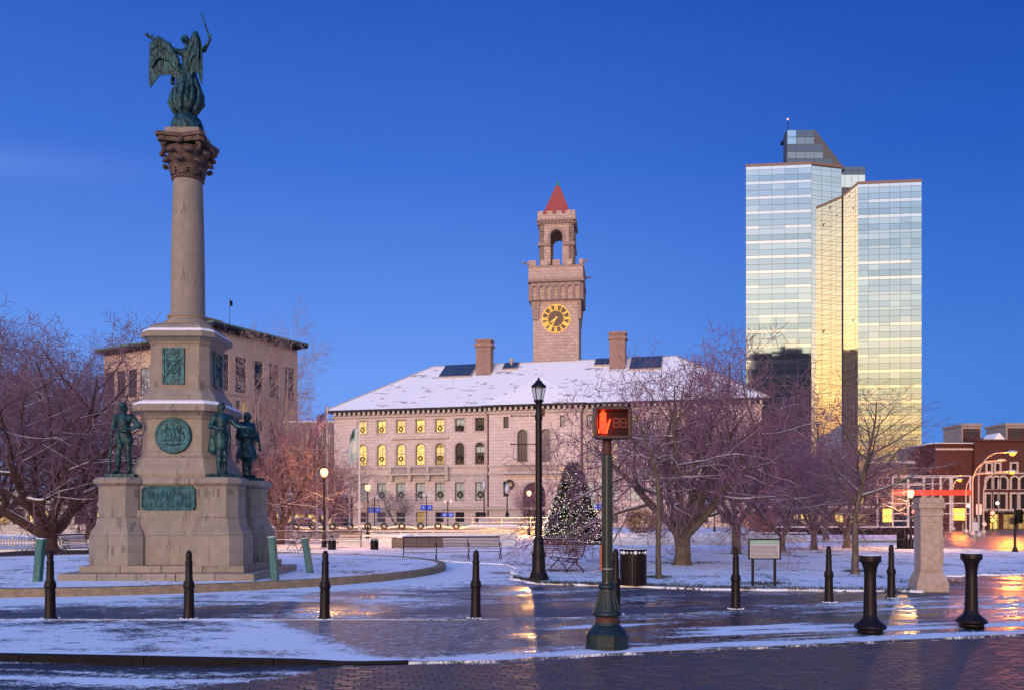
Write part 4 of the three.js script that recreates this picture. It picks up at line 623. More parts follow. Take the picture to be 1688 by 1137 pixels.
  const med2 = obj('round_relief', disk(.455), M.patina, t); med2.position.set(.905, 3.70, 0); med2.rotation.y = Math.PI / 2;
  const tab = (w, h) => [ext(rectP(-w, w, -h, h), [rectP(-w + .05, w - .05, -h + .05, h - .05)], .05).translate(0, 0, .06), bx(-w + .04, w - .04, -h + .04, h - .04, 0, .03)];
  const arms = () => { const g = [], tor = new THREE.TorusGeometry(.15, .018, 6, 24); tor.translate(0, -.02, .04); g.push(tor, sph(.07, 0, -.03, .04, 10, 8).scale(1, 1.2, .5)); for (const s of [-1, 1]) { g.push(rod(V(-s * .17, -.24, .04), V(s * .17, .18, .05), .016, .008, 5)); for (let i = 0; i < 4; i++) { const b = sph(1, 0, 0, 0, 8, 6); b.scale(.05, .02, .018); b.rotateZ(s * (.5 + i * .25)); b.translate(s * (.10 + .02 * i), .24 - .1 * i, .04); g.push(b); } } for (let i = 0; i < 9; i++) g.push(bx(-.16 + i * .036, -.135 + i * .036, .30 + .02 * Math.sin(i), .36, .03, .045)); return g; };
  const p1 = obj('bronze_panel', tab(.275, .455), M.patina, t); p1.position.set(-.08, 5.46, .728); obj('relief_arms', arms(), M.patina, p1);
  const p2 = obj('bronze_panel', tab(.275, .455), M.patina, t); p2.position.set(.752, 5.46, 0); p2.rotation.y = Math.PI / 2; obj('relief_arms', arms(), M.patina, p2);
  const oct = cham(.655, .30, .08);
  const pl = obj('bronze_plaque', [slab(oct, .035, .035, [], .008).rotateX(Math.PI / 2), ext(oct.map(([x, y]) => [x, y]), [oct.map(([x, y]) => [x * .95, y * .9])], .03).translate(0, 0, .075)], M.plaque, t); pl.position.set(0, 2.13, 1.225);
  const raised = [], r3 = rng(4); for (let i = 0; i < 70; i++) { const s = sph(1, 0, 0, 0, 6, 5), h = .025 + r3() * .05; s.scale(.012 + r3() * .02, h, .016); s.translate(-.56 + r3() * 1.12, -.18 + r3() * .33, .045); raised.push(s); } stuff(obj('relief_crowd', raised, M.plaque, pl));

  // winged figure on the column
  const A = thing('winged_statue', 'green bronze winged figure raising a short sword on top of the column', 'statue', V(MO.x - .02, 11.82, MO.z));
  obj('dome_base', la([[.41, -.215], [.415, -.1], [.39, .04], [.33, .17], [.22, .27], [.10, .315], [0, .32]], 28), M.bronze, A);
  const y = (v) => v + .24, P = (x, yy, z) => [x, y(yy), z];
  const folds = [], fr = rng(19);
  for (let i = 0; i < 20; i++) { const a = i / 20 * Math.PI * 2, ca = Math.cos(a), sa = Math.sin(a), w = .37 + .07 * Math.sin(i * 2.7), Q = [P(.02 + ca * .14, 1.22, sa * .12), P(.01 + ca * w * .62, .86, sa * w * .52), P(-.01 + ca * w * .92, .58, sa * w * .78), P(-.03 + ca * w * (.98 + .06 * Math.sin(i * 5.1)), .34, sa * w * .84), P(-.05 + ca * w * .74, .15, sa * w * .66), P(-.06 + ca * (.17 + .05 * Math.sin(i * 3.3)), .0, sa * .16)]; for (let k = 0; k < 5; k++) folds.push([Q[k], Q[k + 1], .042, k === 4 ? .028 : .040, .02]); }
  const body = [...folds, [P(.02, 1.2, 0), P(-.02, .3, 0), .17, .28, .06], [P(-.02, .34, 0), P(-.06, .04, 0), .26, .12, .10], [P(.02, 1.12, 0), P(.02, 1.34, 0), .15, .135, .05], [P(.02, 1.34, 0), P(.03, 1.58, .02), .14, .17, .05], [P(-.14, 1.66, 0), P(.19, 1.68, 0), .09, .09, .06], [P(.02, 1.7, 0), P(.0, 1.84, .02), .065, .055, .03],
    [P(.22, 1.69, 0), P(.48, 1.66, .12), .075, .056, .03], [P(.48, 1.66, .12), P(.62, 1.86, .16), .056, .04, .03], [P(-.17, 1.66, 0), P(-.44, 1.66, .26), .075, .056, .03], [P(-.44, 1.66, .26), P(-.80, 1.86, .34), .054, .038, .03],
    [P(-.34, 1.3, -.06), P(-.40, .88, -.02), .06, .05, .04], [P(-.24, 1.4, -.1), P(-.34, 1.3, -.06), .05, .06, .04]];
  obj('body', [blob(body, P(0, .95, 0), 1.22, 176, .03), blob([...headPrims(P(-.02, 1.94, .03), [.35, 0, -.94]), [P(0, 1.78, .02), P(-.02, 1.94, .03), .055, .056, .03], [P(-.04, 2.0, .06), P(-.06, 1.93, .11), .085, .06, .03], [P(-.06, 1.95, .13), P(-.07, 1.93, .16), .045, .035, .02]], P(-.02, 1.92, .03), .3, 80, .015),
    blob(handPrims(P(.62, 1.86, .16), [.4, 1, .1], [-1, .3, 0], 1.7), P(.64, 1.92, .16), .2, 72, .01), blob(handPrims(P(-.80, 1.86, .34), [-.8, .5, .1], [0, .2, 1], 1.5), P(-.86, 1.9, .34), .2, 72, .01)], M.bronze, A);
  const wing = (s, sx, sy, rot) => {                                // overlapping feathers along a bent arm
    const g = [], arm = [[.12, 1.35], [.34, 1.72], [.62, 1.86], [.80, 1.70]];
    const blade = (x, yy, z, len, w, a, b) => { const q = new THREE.SphereGeometry(1, 8, 8); q.scale(w, len / 2, .026); q.translate(0, -len / 2, 0); q.rotateZ(a * s); q.rotateY(b * s); q.translate(x * s, yy, z); return q; };
    const on = (q) => { const f = q * 3, i = Math.min(2, f | 0), k = f - i; return [lerp(arm[i][0], arm[i + 1][0], k), lerp(arm[i][1], arm[i + 1][1], k)]; };
    for (let i = 0; i < 15; i++) { const q = i / 14, [x, yy] = on(q); g.push(blade(x, yy, -.02 - .003 * i, lerp(.50, 1.12, q ** .8), .070, lerp(-.1, .04, q), .1)); }
    for (let i = 0; i < 14; i++) { const q = i / 13, [x, yy] = on(q); g.push(blade(x, yy + .03, .025, lerp(.34, .66, q), .06, .02, .05)); }
    for (let i = 0; i < 16; i++) { const q = i / 15, [x, yy] = on(q); g.push(blade(x, yy + .06, .06, .27, .05, .05, 0)); }
    for (let i = 0; i < 3; i++) g.push(rod(V(s * arm[i][0], arm[i][1], .01), V(s * arm[i + 1][0], arm[i + 1][1], .01), .075, .06, 8));
    const m2 = join(g); m2.scale(sx, sy, 1); m2.rotateY(rot); return m2;
  };
  const wl = meshOf('wing', wing(-1, .92, .98, .25), M.bronze, A); wl.position.set(-.06, y(.02), .16);
  const wr = meshOf('wing', wing(1, .60, 1.04, -.62), M.bronze, A); wr.position.set(.07, y(.0), .16);
  obj('sword', [rod(V(.66, y(1.90), .16), V(.40, y(2.62), .1), .032, .018, 6), rod(V(.60, y(1.99), .16), V(.70, y(2.03), .16), .022, .022, 6)], M.bronze, A);
  obj('palm_branch', [...[0, 1, 2, 3, 4].map((i) => rod(V(-.84, y(1.86), .34), V(-1.0 + i * .075, y(1.96 + .07 * Math.sin(i * 1.9)) - i * .015, .34), .024, .008, 5))], M.bronze, A);

  // the soldiers round the base
  const H = 2.65, at = (sx, sz) => V(MO.x + sx * 1.22, H, MO.z + sz * 1.0), grp = 'bronze soldier statues on the monument corners';
  const std1 = { hip: [0, .90, 0], waist: [0, 1.08, 0], chest: [0, 1.30, .01], neck: [0, 1.47, 0], head: [-.01, 1.60, .02], face: [-.05, 0, 1], shL: [-.19, 1.40, 0], shR: [.19, 1.40, 0] };
  soldier('soldier_statue', 'green bronze soldier with one elbow out on the front left pedestal', at(-1, 1).add(V(.02, 0, 0)), .05, { ...std1, kneeL: [-.12, .48, .05], kneeR: [.13, .48, .06], ankL: [-.17, .085, -.02], ankR: [.14, .085, .03], toeL: [-.22, .035, .13], toeR: [.17, .035, .19],
    elL: [-.27, 1.16, -.02], wrL: [-.20, 1.08, .17], hdL: [.5, .3, .6], hnL: [.5, 0, -.5], elR: [.38, 1.20, .02], wrR: [.10, 1.06, .19], hdR: [-1, -.1, .1], hnR: [0, .2, -1], curlL: 1.5, curlR: 1.4, face: [-.1, 0, 1],
    extra: [[[-.11, .82, .0], [.11, .82, .0], .105, .105, .06], [[-.08, .96, .01], [.08, .96, .01], .105, .105, .04]],
    gear: [['rifle', rifle([-.30, .06, .16], [-.20, 1.66, .12])], ['sword', [rod(V(-.12, 1.0, .2), V(.09, .35, .18), .022, .014, 6)]], ['belt', [move(new THREE.TorusGeometry(.150, .022, 6, 24).rotateX(Math.PI / 2), 0, 1.03, 0)]], ['strap', [rod(V(-.13, 1.40, .13), V(.13, 1.08, .145), .018, .018, 6)]]] }, 'plate', grp);
  soldier('soldier_statue', 'green bronze soldier in a long coat reaching out one arm on the front right pedestal', at(1, 1), .55, { ...std1, kneeL: [-.07, .48, .06], kneeR: [.07, .47, .03], ankL: [-.07, .085, .0], ankR: [.09, .085, -.03], toeL: [-.08, .035, .18], toeR: [.12, .035, .16],
    elL: [-.28, 1.17, .04], wrL: [-.13, 1.10, .25], hdL: [.6, .1, .7], hnL: [.6, 0, -.6], elR: [.32, 1.20, .15], wrR: [.52, 1.16, .30], hdR: [.8, 0, .5], hnR: [0, -1, 0], curlR: .7, curlL: 1.2, face: [.25, 0, 1],
    extra: [[[-.13, 1.35, -.10], [-.17, .62, -.14], .10, .13, .06], [[.05, 1.35, -.11], [.03, .55, -.16], .12, .13, .06], [[0, .9, 0], [0, .72, 0], .165, .155, .06]],
    gear: [['ramrod', [rod(V(.62, 1.14, .33), V(.40, 1.30, -.25), .02, .02, 6)]], ['belt', [move(new THREE.TorusGeometry(.152, .02, 6, 24).rotateX(Math.PI / 2), 0, 1.04, 0)]]] }, 'plate', grp);
  const skirt = []; for (let i = 0; i < 18; i++) { const a = i / 18 * Math.PI * 2, w = .25 + .012 * Math.sin(i * 3); skirt.push([[Math.cos(a) * .12, 1.03, Math.sin(a) * .11], [Math.cos(a) * w, .56, Math.sin(a) * w * .9], .055, .045, .02]); }
  soldier('soldier_statue', 'green bronze soldier in a caped overcoat holding a sloped rifle on the rear right pedestal', at(1, -1), 1.05, { ...std1, kneeL: [-.08, .47, .02], kneeR: [.08, .47, .03], ankL: [-.08, .085, -.01], ankR: [.09, .085, .02], toeL: [-.10, .035, .17], toeR: [.12, .035, .19],
    elL: [-.26, 1.14, .10], wrL: [-.08, 1.12, .26], hdL: [.8, .3, .3], hnL: [0, .2, -1], elR: [.27, 1.15, .08], wrR: [.10, 1.00, .27], hdR: [-.8, -.1, .3], hnR: [0, .2, -1], curlL: 1.5, curlR: 1.5, face: [.1, 0, 1],
    extra: [...skirt, [[0, 1.0, 0], [0, .62, 0], .17, .22, .05], [[-.16, 1.42, -.02], [-.22, 1.10, -.03], .10, .12, .05], [[.16, 1.42, -.02], [.22, 1.10, -.03], .10, .12, .05], [[0, 1.42, -.06], [0, 1.10, -.10], .13, .15, .05]],
    gear: [['rifle', rifle([.16, .72, .34], [-.10, 1.72, .44])], ['belt', [move(new THREE.TorusGeometry(.185, .022, 6, 24).rotateX(Math.PI / 2), 0, 1.01, 0)]]] }, 'plate', grp);
  soldier('soldier_statue', 'green bronze soldier on the rear left pedestal, mostly hidden behind the granite die', at(-1, -1), Math.PI + .6, { ...std1, kneeL: [-.1, .48, .05], kneeR: [.1, .48, .05], ankL: [-.12, .085, 0], ankR: [.12, .085, 0], toeL: [-.14, .035, .17], toeR: [.14, .035, .17],
    elL: [-.27, 1.16, -.02], wrL: [-.14, 1.08, .2], hdL: [.7, .1, .5], hnL: [.5, 0, -.5], elR: [.30, 1.16, 0], wrR: [.12, 1.1, .2], hdR: [-.8, 0, .4], hnR: [0, .2, -1], curlL: 1.3, curlR: 1.3, gear: [['rifle', rifle([.24, .06, .16], [.16, 1.55, .14])]] }, 'plate', grp);
}

// ---------------------------------------------------------------- trees: tapering branches that fork into fine twigs, snow lying on the limbs
function growTree({ seed, stems = 4, r0 = .2, trunk = .9, h = 7, w = 8, spread = .9, levels = [6, 6, 6, 5], lens = [.62, .55, .55, .5], up = .05, droop = 0, wig = .22, twig = .0055, lean = 0, angle = .85, stemVar = .25, first = .25 }) {
  const R = rng(seed), segs = [], q = () => R() - .5;
  const perp = (d, a) => { const s = Math.abs(d.y) < .9 ? V(0, 1, 0) : V(1, 0, 0), u = d.clone().cross(s).normalize(), v = d.clone().cross(u); return u.multiplyScalar(Math.cos(a)).addScaledVector(v, Math.sin(a)); };
  const grow = (p, d, len, r, lv) => {
    const n = lv < 2 ? 7 : lv === 2 ? 4 : lv < levels.length ? 3 : 2, pts = [p.clone()], rs = [r], end = lv >= levels.length ? twig * .7 : r * (lv === 0 ? .2 : .3); let x = p.clone(), dir = d.clone();
    for (let i = 0; i < n; i++) { dir.add(V(q(), q() * .8, q()).multiplyScalar(wig * (lv === 0 ? .9 : 1.25))); dir.y += up * (lv < 2 ? 1 : .4) - droop * (lv >= 1 ? 1 : 0); dir.normalize(); x = x.clone().addScaledVector(dir, len / n); pts.push(x.clone()); rs.push(lerp(r, end, (i + 1) / n)); }
    segs.push([pts, rs, lv]);
    if (lv >= levels.length) return;
    const m = levels[lv]; let ph = R() * 6.28;
    for (let k = 0; k < m; k++) {
      const t = lerp(lv === 0 ? first : .22, .99, (k + R() * .7) / m), f = t * n, i = Math.min(n - 1, f | 0), b = pts[i].clone().lerp(pts[i + 1], f - i), dd = pts[i + 1].clone().sub(pts[i]).normalize();
      ph += 2.4 + q() * .8; const a = angle * (.75 + R() * .5), nd = dd.multiplyScalar(Math.cos(a)).addScaledVector(perp(pts[i + 1].clone().sub(pts[i]).normalize(), ph), Math.sin(a)).normalize();
      grow(b, nd, len * lens[lv] * (.7 + R() * .6) * (1 - .35 * t * (lv === 0 ? 1 : .6)), Math.max(twig, lerp(rs[i], rs[i + 1], f - i) * .62), lv + 1);
    }
  };
  const base = V(0, 0, 0), dir0 = V(lean, 1, 0).normalize(), top = base.clone().addScaledVector(dir0, trunk);
  segs.push([[base, base.clone().lerp(top, .08), base.clone().lerp(top, .35).add(V(q() * .08 * r0 * 4, 0, q() * .1 * r0 * 4)), base.clone().lerp(top, .7), top], [r0 * 1.45, r0 * 1.12, r0 * .95, r0 * .95, r0 * (stems > 1 ? 1.05 : .8)], -1]);
  for (let s = 0; s < stems; s++) { const a = s / stems * 6.28 + q() * 1.2, sp = stems > 1 ? spread * (1 + q() * stemVar * 2) : .03; grow(top.clone().addScaledVector(V(Math.cos(a), 0, Math.sin(a)), r0 * .3).addScaledVector(dir0, -r0 * .5), V(Math.cos(a) * sp + lean, 1, Math.sin(a) * sp).normalize(), h * .72 * (1 + q() * stemVar), stems > 1 ? r0 * .62 : r0 * .8, 0); }
  const ys = [], xs = []; for (const [pts] of segs) { const p = pts[pts.length - 1]; ys.push(p.y); xs.push(Math.abs(p.x), Math.abs(p.z)); }
  ys.sort((a, b) => a - b); xs.sort((a, b) => a - b);
  const ky = (h - trunk) / (ys[ys.length * .985 | 0] - trunk), kx = w / 2 / xs[xs.length * .955 | 0];
  for (const [pts] of segs) for (const p of pts) { const tt = clamp(p.y / trunk, 0, 1), k = lerp(1, kx, sst(p.y, trunk * .4, trunk * 1.6)); p.x *= k; p.z *= k; if (p.y > trunk) p.y = trunk + (p.y - trunk) * ky; }
  return segs;
}
function tubes(segs, filter, sides, { off = 0, rk = 1 } = {}) {
  const P = [], N = [], U = [], I = []; let base = 0; const up = V(0, 1, 0);
  for (const [pts, rs, lv] of segs) {
    if (!filter(lv)) continue; const n = sides(lv); let u = null, run = 0;
    for (let i = 0; i < pts.length; i++) {
      const d = pts[Math.min(i + 1, pts.length - 1)].clone().sub(pts[Math.max(i - 1, 0)]).normalize();
      if (!u) u = Math.abs(d.y) < .9 ? d.clone().cross(up).normalize() : d.clone().cross(V(1, 0, 0)).normalize(); else u.addScaledVector(d, -u.dot(d)).normalize();
      const v = d.clone().cross(u), lift = off * rs[i] * Math.sqrt(Math.max(0, 1 - d.y * d.y)); if (i) run += pts[i].distanceTo(pts[i - 1]);
      const r = rs[i] * rk * (off ? Math.sqrt(Math.max(.02, 1 - d.y * d.y * 1.15)) : 1);
      for (let k = 0; k < n; k++) { const a = k / n * 6.2832, nx = u.x * Math.cos(a) + v.x * Math.sin(a), ny = u.y * Math.cos(a) + v.y * Math.sin(a), nz = u.z * Math.cos(a) + v.z * Math.sin(a); P.push(pts[i].x + nx * r, pts[i].y + ny * r + lift, pts[i].z + nz * r); N.push(nx, ny, nz); U.push(k / n * .6, run); }
      if (i) for (let k = 0; k < n; k++) { const a = base + (i - 1) * n + k, b = base + (i - 1) * n + (k + 1) % n; I.push(a, b, a + n, b, b + n, a + n); }
    }
    base += pts.length * n;
  }
  const g = new THREE.BufferGeometry(); g.setAttribute('position', new THREE.Float32BufferAttribute(P, 3)); g.setAttribute('normal', new THREE.Float32BufferAttribute(N, 3)); g.setAttribute('uv', new THREE.Float32BufferAttribute(U, 2)); g.setIndex(I); return g;
}
const treeGeo = (p) => { const s = growTree(p), L = p.levels?.length ?? 4; let n = 0; for (const [, , lv] of s) if (lv === L) n++; return { trunk: tubes(s, (l) => l <= 1, (l) => (l < 0 ? 12 : l === 0 ? 8 : 5)), crown: tubes(s, (l) => l > 1, () => 3), snow: tubes(s, (l) => l >= 0 && l <= (p.snowTo ?? 2), (l) => (l < 1 ? 6 : l < 2 ? 4 : 3), { off: .62, rk: p.snowR ?? .72 }), segs: s }; };
const TW = {
  crab: treeGeo({ seed: 4, stems: 6, r0: .27, trunk: 1.1, h: 7.4, w: 8.4, spread: 1.0, levels: [8, 7, 6, 5], lens: [.66, .60, .56, .55], up: .045, droop: .035, wig: .34, angle: 1.0, twig: .0098, stemVar: .35, first: .2 }),
  crab2: treeGeo({ seed: 15, stems: 5, r0: .19, trunk: 1.3, h: 6.4, w: 7.2, spread: .95, levels: [8, 7, 6, 5], lens: [.66, .60, .56, .55], up: .05, droop: .03, wig: .34, angle: 1.0, twig: .0065, stemVar: .35, first: .2 }),
  big: treeGeo({ seed: 27, stems: 6, r0: .42, trunk: .9, h: 10.5, w: 15, spread: 1.15, levels: [8, 7, 6, 5], lens: [.64, .58, .54, .52], up: .05, droop: .015, wig: .32, angle: .95, twig: .013, stemVar: .35, first: .2 }),
  tall: treeGeo({ seed: 33, stems: 3, r0: .38, trunk: 3.6, h: 20, w: 13, spread: .34, levels: [10, 7, 6, 5], lens: [.42, .52, .52, .5], up: .10, wig: .2, angle: .72, twig: .012 }),
  young: treeGeo({ seed: 41, stems: 1, r0: .095, trunk: 1.9, h: 6.3, w: 3.5, levels: [20, 6, 5, 3], lens: [.40, .48, .5, .5], up: .10, wig: .16, angle: .75, first: .04, twig: .0045 }),
  small: treeGeo({ seed: 52, stems: 4, r0: .15, trunk: .8, h: 4.8, w: 5.6, spread: 1.0, levels: [7, 7, 6, 4], lens: [.66, .60, .55, .52], up: .05, droop: .02, wig: .32, angle: 1.0, twig: .0065, stemVar: .35 }),
  slim: treeGeo({ seed: 63, stems: 1, r0: .075, trunk: 2.1, h: 4.6, w: 2.6, levels: [11, 5, 4], lens: [.40, .5, .5], up: .05, wig: .2, angle: .9, twig: .005, first: .1 }),
};
function tree(kind, name, label, pos, turn, { sx = 1, sy = 1, bark = M.bark, twig = M.twigRed, group, cat = 'tree', snow = true } = {}) {
  const g = TW[kind], t = thing(name, label, cat, pos, turn, group); t.scale.set(sx, sy, sx);
  meshOf('trunk', g.trunk, bark, t); const c = meshOf('crown', g.crown, twig, t); if (snow) meshOf('snow', g.snow, M.snow, t); return t;
}
M.barkRed = std({ map: tex(128, 256, (u, v) => mix3([.030, .016, .016], [.11, .066, .06], fbm(u * 16, v * 6, 16, 4)), { tile: .6, tileV: 1 }), bumpMap: M.bark.bumpMap, bumpScale: .03, roughness: .9 });
const G0 = (px, py, y = .04) => { const p = gp(px, py, y); p.y = y; return p; }, FAR = (px, d, y = 0) => V(wx(px, d), y, -d);
tree('crab', 'crabapple_tree', 'largest crabapple tree with a forked trunk behind the walk signal', G0(1125, 931), .35, { group: 'crabapple trees on the lawn' });
tree('crab2', 'crabapple_tree', 'crabapple tree with a narrow forked trunk just left of the information board', G0(1214, 913), 1.2, { twig: M.twigDark, group: 'crabapple trees on the lawn' });
tree('small', 'crabapple_tree', 'small crabapple tree with a leaning thin trunk behind the information board', G0(1290, 910), 2.0, { twig: M.twigRed, group: 'crabapple trees on the lawn' });
tree('crab2', 'crabapple_tree', 'crabapple tree with three low limbs right of the information board', G0(1342, 906), 3.3, { sx: .82, sy: .8, group: 'crabapple trees on the lawn' });
tree('small', 'crabapple_tree', 'crabapple tree with a stout trunk lit yellow beside the slender street tree', G0(1396, 903), 4.4, { sx: 1.25, sy: 1.2, twig: M.twigDark, group: 'crabapple trees on the lawn' });
tree('young', 'street_tree', 'slender straight young tree on the lawn in front of the glass tower', G0(1410, 946), .6, { sx: 1.0, sy: .92, twig: M.twigDark, snow: true });
tree('slim', 'street_tree', 'thin young tree with pale branches between the litter bin and the largest crabapple', G0(1086, 954), 1.1, { twig: M.twigPale });
tree('young', 'street_tree', 'tall thin bare tree in front of the dawn tinted glass of the tower', FAR(1362, 62), 2.2, { sx: 2.0, sy: 1.72, twig: M.twigRed, snow: false });
tree('big', 'spreading_tree', 'big snowy tree with many low limbs at the left edge', FAR(80, 42), .4, { bark: M.barkRed, sx: .96, sy: 1.0, twig: M.twigDark });
tree('crab', 'spreading_tree', 'dense purple tree with a straight dark trunk left of the monument', FAR(150, 62), 2.6, { bark: M.barkRed, sx: 1.4, sy: 1.12, twig: M.twigRed });
tree('big', 'spreading_tree', 'dark tree cut off by the left edge of the picture behind the bench', FAR(-40, 58), 3.5, { bark: M.barkRed, sx: .95, sy: 1.15, twig: M.twigDark });
tree('crab', 'spreading_tree', 'purple tree close behind the left pedestals of the monument', FAR(235, 54), 4.6, { bark: M.barkRed, sx: 1.0, sy: .95 });
tree('tall', 'bare_tree', 'tallest bare tree rising against the sky at the far left', FAR(45, 92), .7, { twig: M.twigDark, sx: 1, sy: 1.18, snow: false });
tree('tall', 'bare_tree', 'tall bare tree just left of the tan brick office building', FAR(112, 100), 2.9, { twig: M.twigDark, sx: .9, sy: 1.05, snow: false });
tree('tall', 'bare_tree', 'tall bare tree at the left picture edge beside the tallest one', FAR(-25, 98), 4.1, { twig: M.twigDark, sx: 1, sy: 1.15, snow: false });
tree('tall', 'bare_tree', 'tall bare tree with pale snowy limbs right of the column', FAR(448, 80), 1.9, { bark: M.twigPale, twig: M.twigPale, sx: .78, sy: .96 });
tree('crab', 'spreading_tree', 'purple crabapple tree right behind the monument pedestals', FAR(462, 50), 5.2, { bark: M.barkRed, sx: .86, sy: 1.0, twig: M.twigDark });
tree('crab2', 'spreading_tree', 'crabapple tree lit orange beside the left flagpoles', FAR(535, 58), 1.5, { bark: M.barkRed, sx: .85, sy: .9, twig: M.twigDark });
tree('small', 'bushy_tree', 'small grey rounded tree before the city hall basement windows', FAR(652, 100), .8, { sx: 1.05, sy: 1.0, twig: M.twigPale, snow: false });
tree('small', 'bushy_tree', 'small red twigged tree by the city hall entrance left of the fir', FAR(878, 96), 2.8, { sx: .75, sy: 1.15, twig: M.twigRed, snow: false });
// ---------------------------------------------------------------- street furniture near the viewer
{
  const thin = (q) => q.map(([r, y]) => [r * .72, y]), prof = [[0, 0], [.135, 0], [.135, .02], [.12, .045], [.112, .30], [.108, .50], [.120, .505], [.125, .55], [.118, .60], [.085, .64], [.080, .80], [.074, .90], [.082, .905], [.084, .945], [.070, .96], [.064, .985], [.070, 1.0], [.074, 1.04], [.062, 1.09], [.035, 1.125], [0, 1.13]];
  const proto = thing('bollard', 'slim dark post bollard nearest the left edge of the picture', 'bollard', gp(82, 1019), 0, 'slim dark bollards along the pavement edge');
  obj('post', la(thin(prof.slice(0, 17)), 20), M.brownBlack, proto); obj('cap', la(thin([[.066, .986], ...prof.slice(17)]), 20), M.brownBlack, proto); obj('ring', la(thin([[.118, .51], [.130, .525], [.130, .56], [.118, .575]]), 20), M.brownBlack, proto); obj('snow', [...Array(9)].map((_, i) => { const a = 1.9 + i * .52, q = sph(1, 0, 0, 0, 8, 5); q.scale(.035 + .02 * Math.sin(i * 2.3), .014, .028); return q.translate(Math.cos(a) * .13, .004, Math.sin(a) * .13); }), M.snow, proto); obj('foot', la([[.125, 0], [.125, .014], [.10, .024]], 20), M.brownBlack, proto);
  for (const [x, y, l] of [[311, 1019, 'slim dark post bollard in front of the monument steps'], [535, 1020, 'slim dark post bollard in line with the left lit street lamp'], [784, 1018, 'slim dark post bollard in front of the long bench'], [1213, 1003, 'slim dark post bollard just left of the information board'], [1367, 992, 'slim dark post bollard between the information board and the left mushroom bollard'], [1470, 985, 'slim dark post bollard just left of the stone pier'], [1015, 1012, 'slim dark post bollard half hidden behind the walk signal pole']]) dup(proto, l, gp(x, y, .004), x * .37, x > 1300 ? .98 : 1).rotation.z = Math.sin(x) * .012;
  const mb = thing('mushroom_bollard', 'heavy dark flat topped iron bollard left of the other near the street corner', 'bollard', gp(1435, 1044, .004), 0, 'flat topped iron bollards at the corner');
  obj('foot', la([[0, 0], [.175, 0], [.175, .05], [.165, .055]], 28), M.brownBlack, mb);
  obj('flared_base', la([[.16, .055], [.215, .075], [.225, .10], [.21, .125], [.15, .17], [.105, .22], [.094, .27]], 28), M.brownBlack, mb);
  obj('shaft', la([[.094, .27], [.088, .5], [.082, .75], [.083, .86], [.098, .96], [.128, 1.03]], 28), M.brownBlack, mb);
  obj('top_disc', la([[.128, 1.03], [.148, 1.035], [.152, 1.05], [.152, 1.115], [.145, 1.125], [0, 1.125]], 28), M.brownBlack, mb);
  obj('snow', la([[.135, 1.126], [.130, 1.136], [.06, 1.143], [0, 1.144]], 20), M.snow, mb);
  dup(mb, 'heavy dark flat topped iron bollard in front of the stone pier, nearest the street', gp(1602, 1034, .004), .3);
}
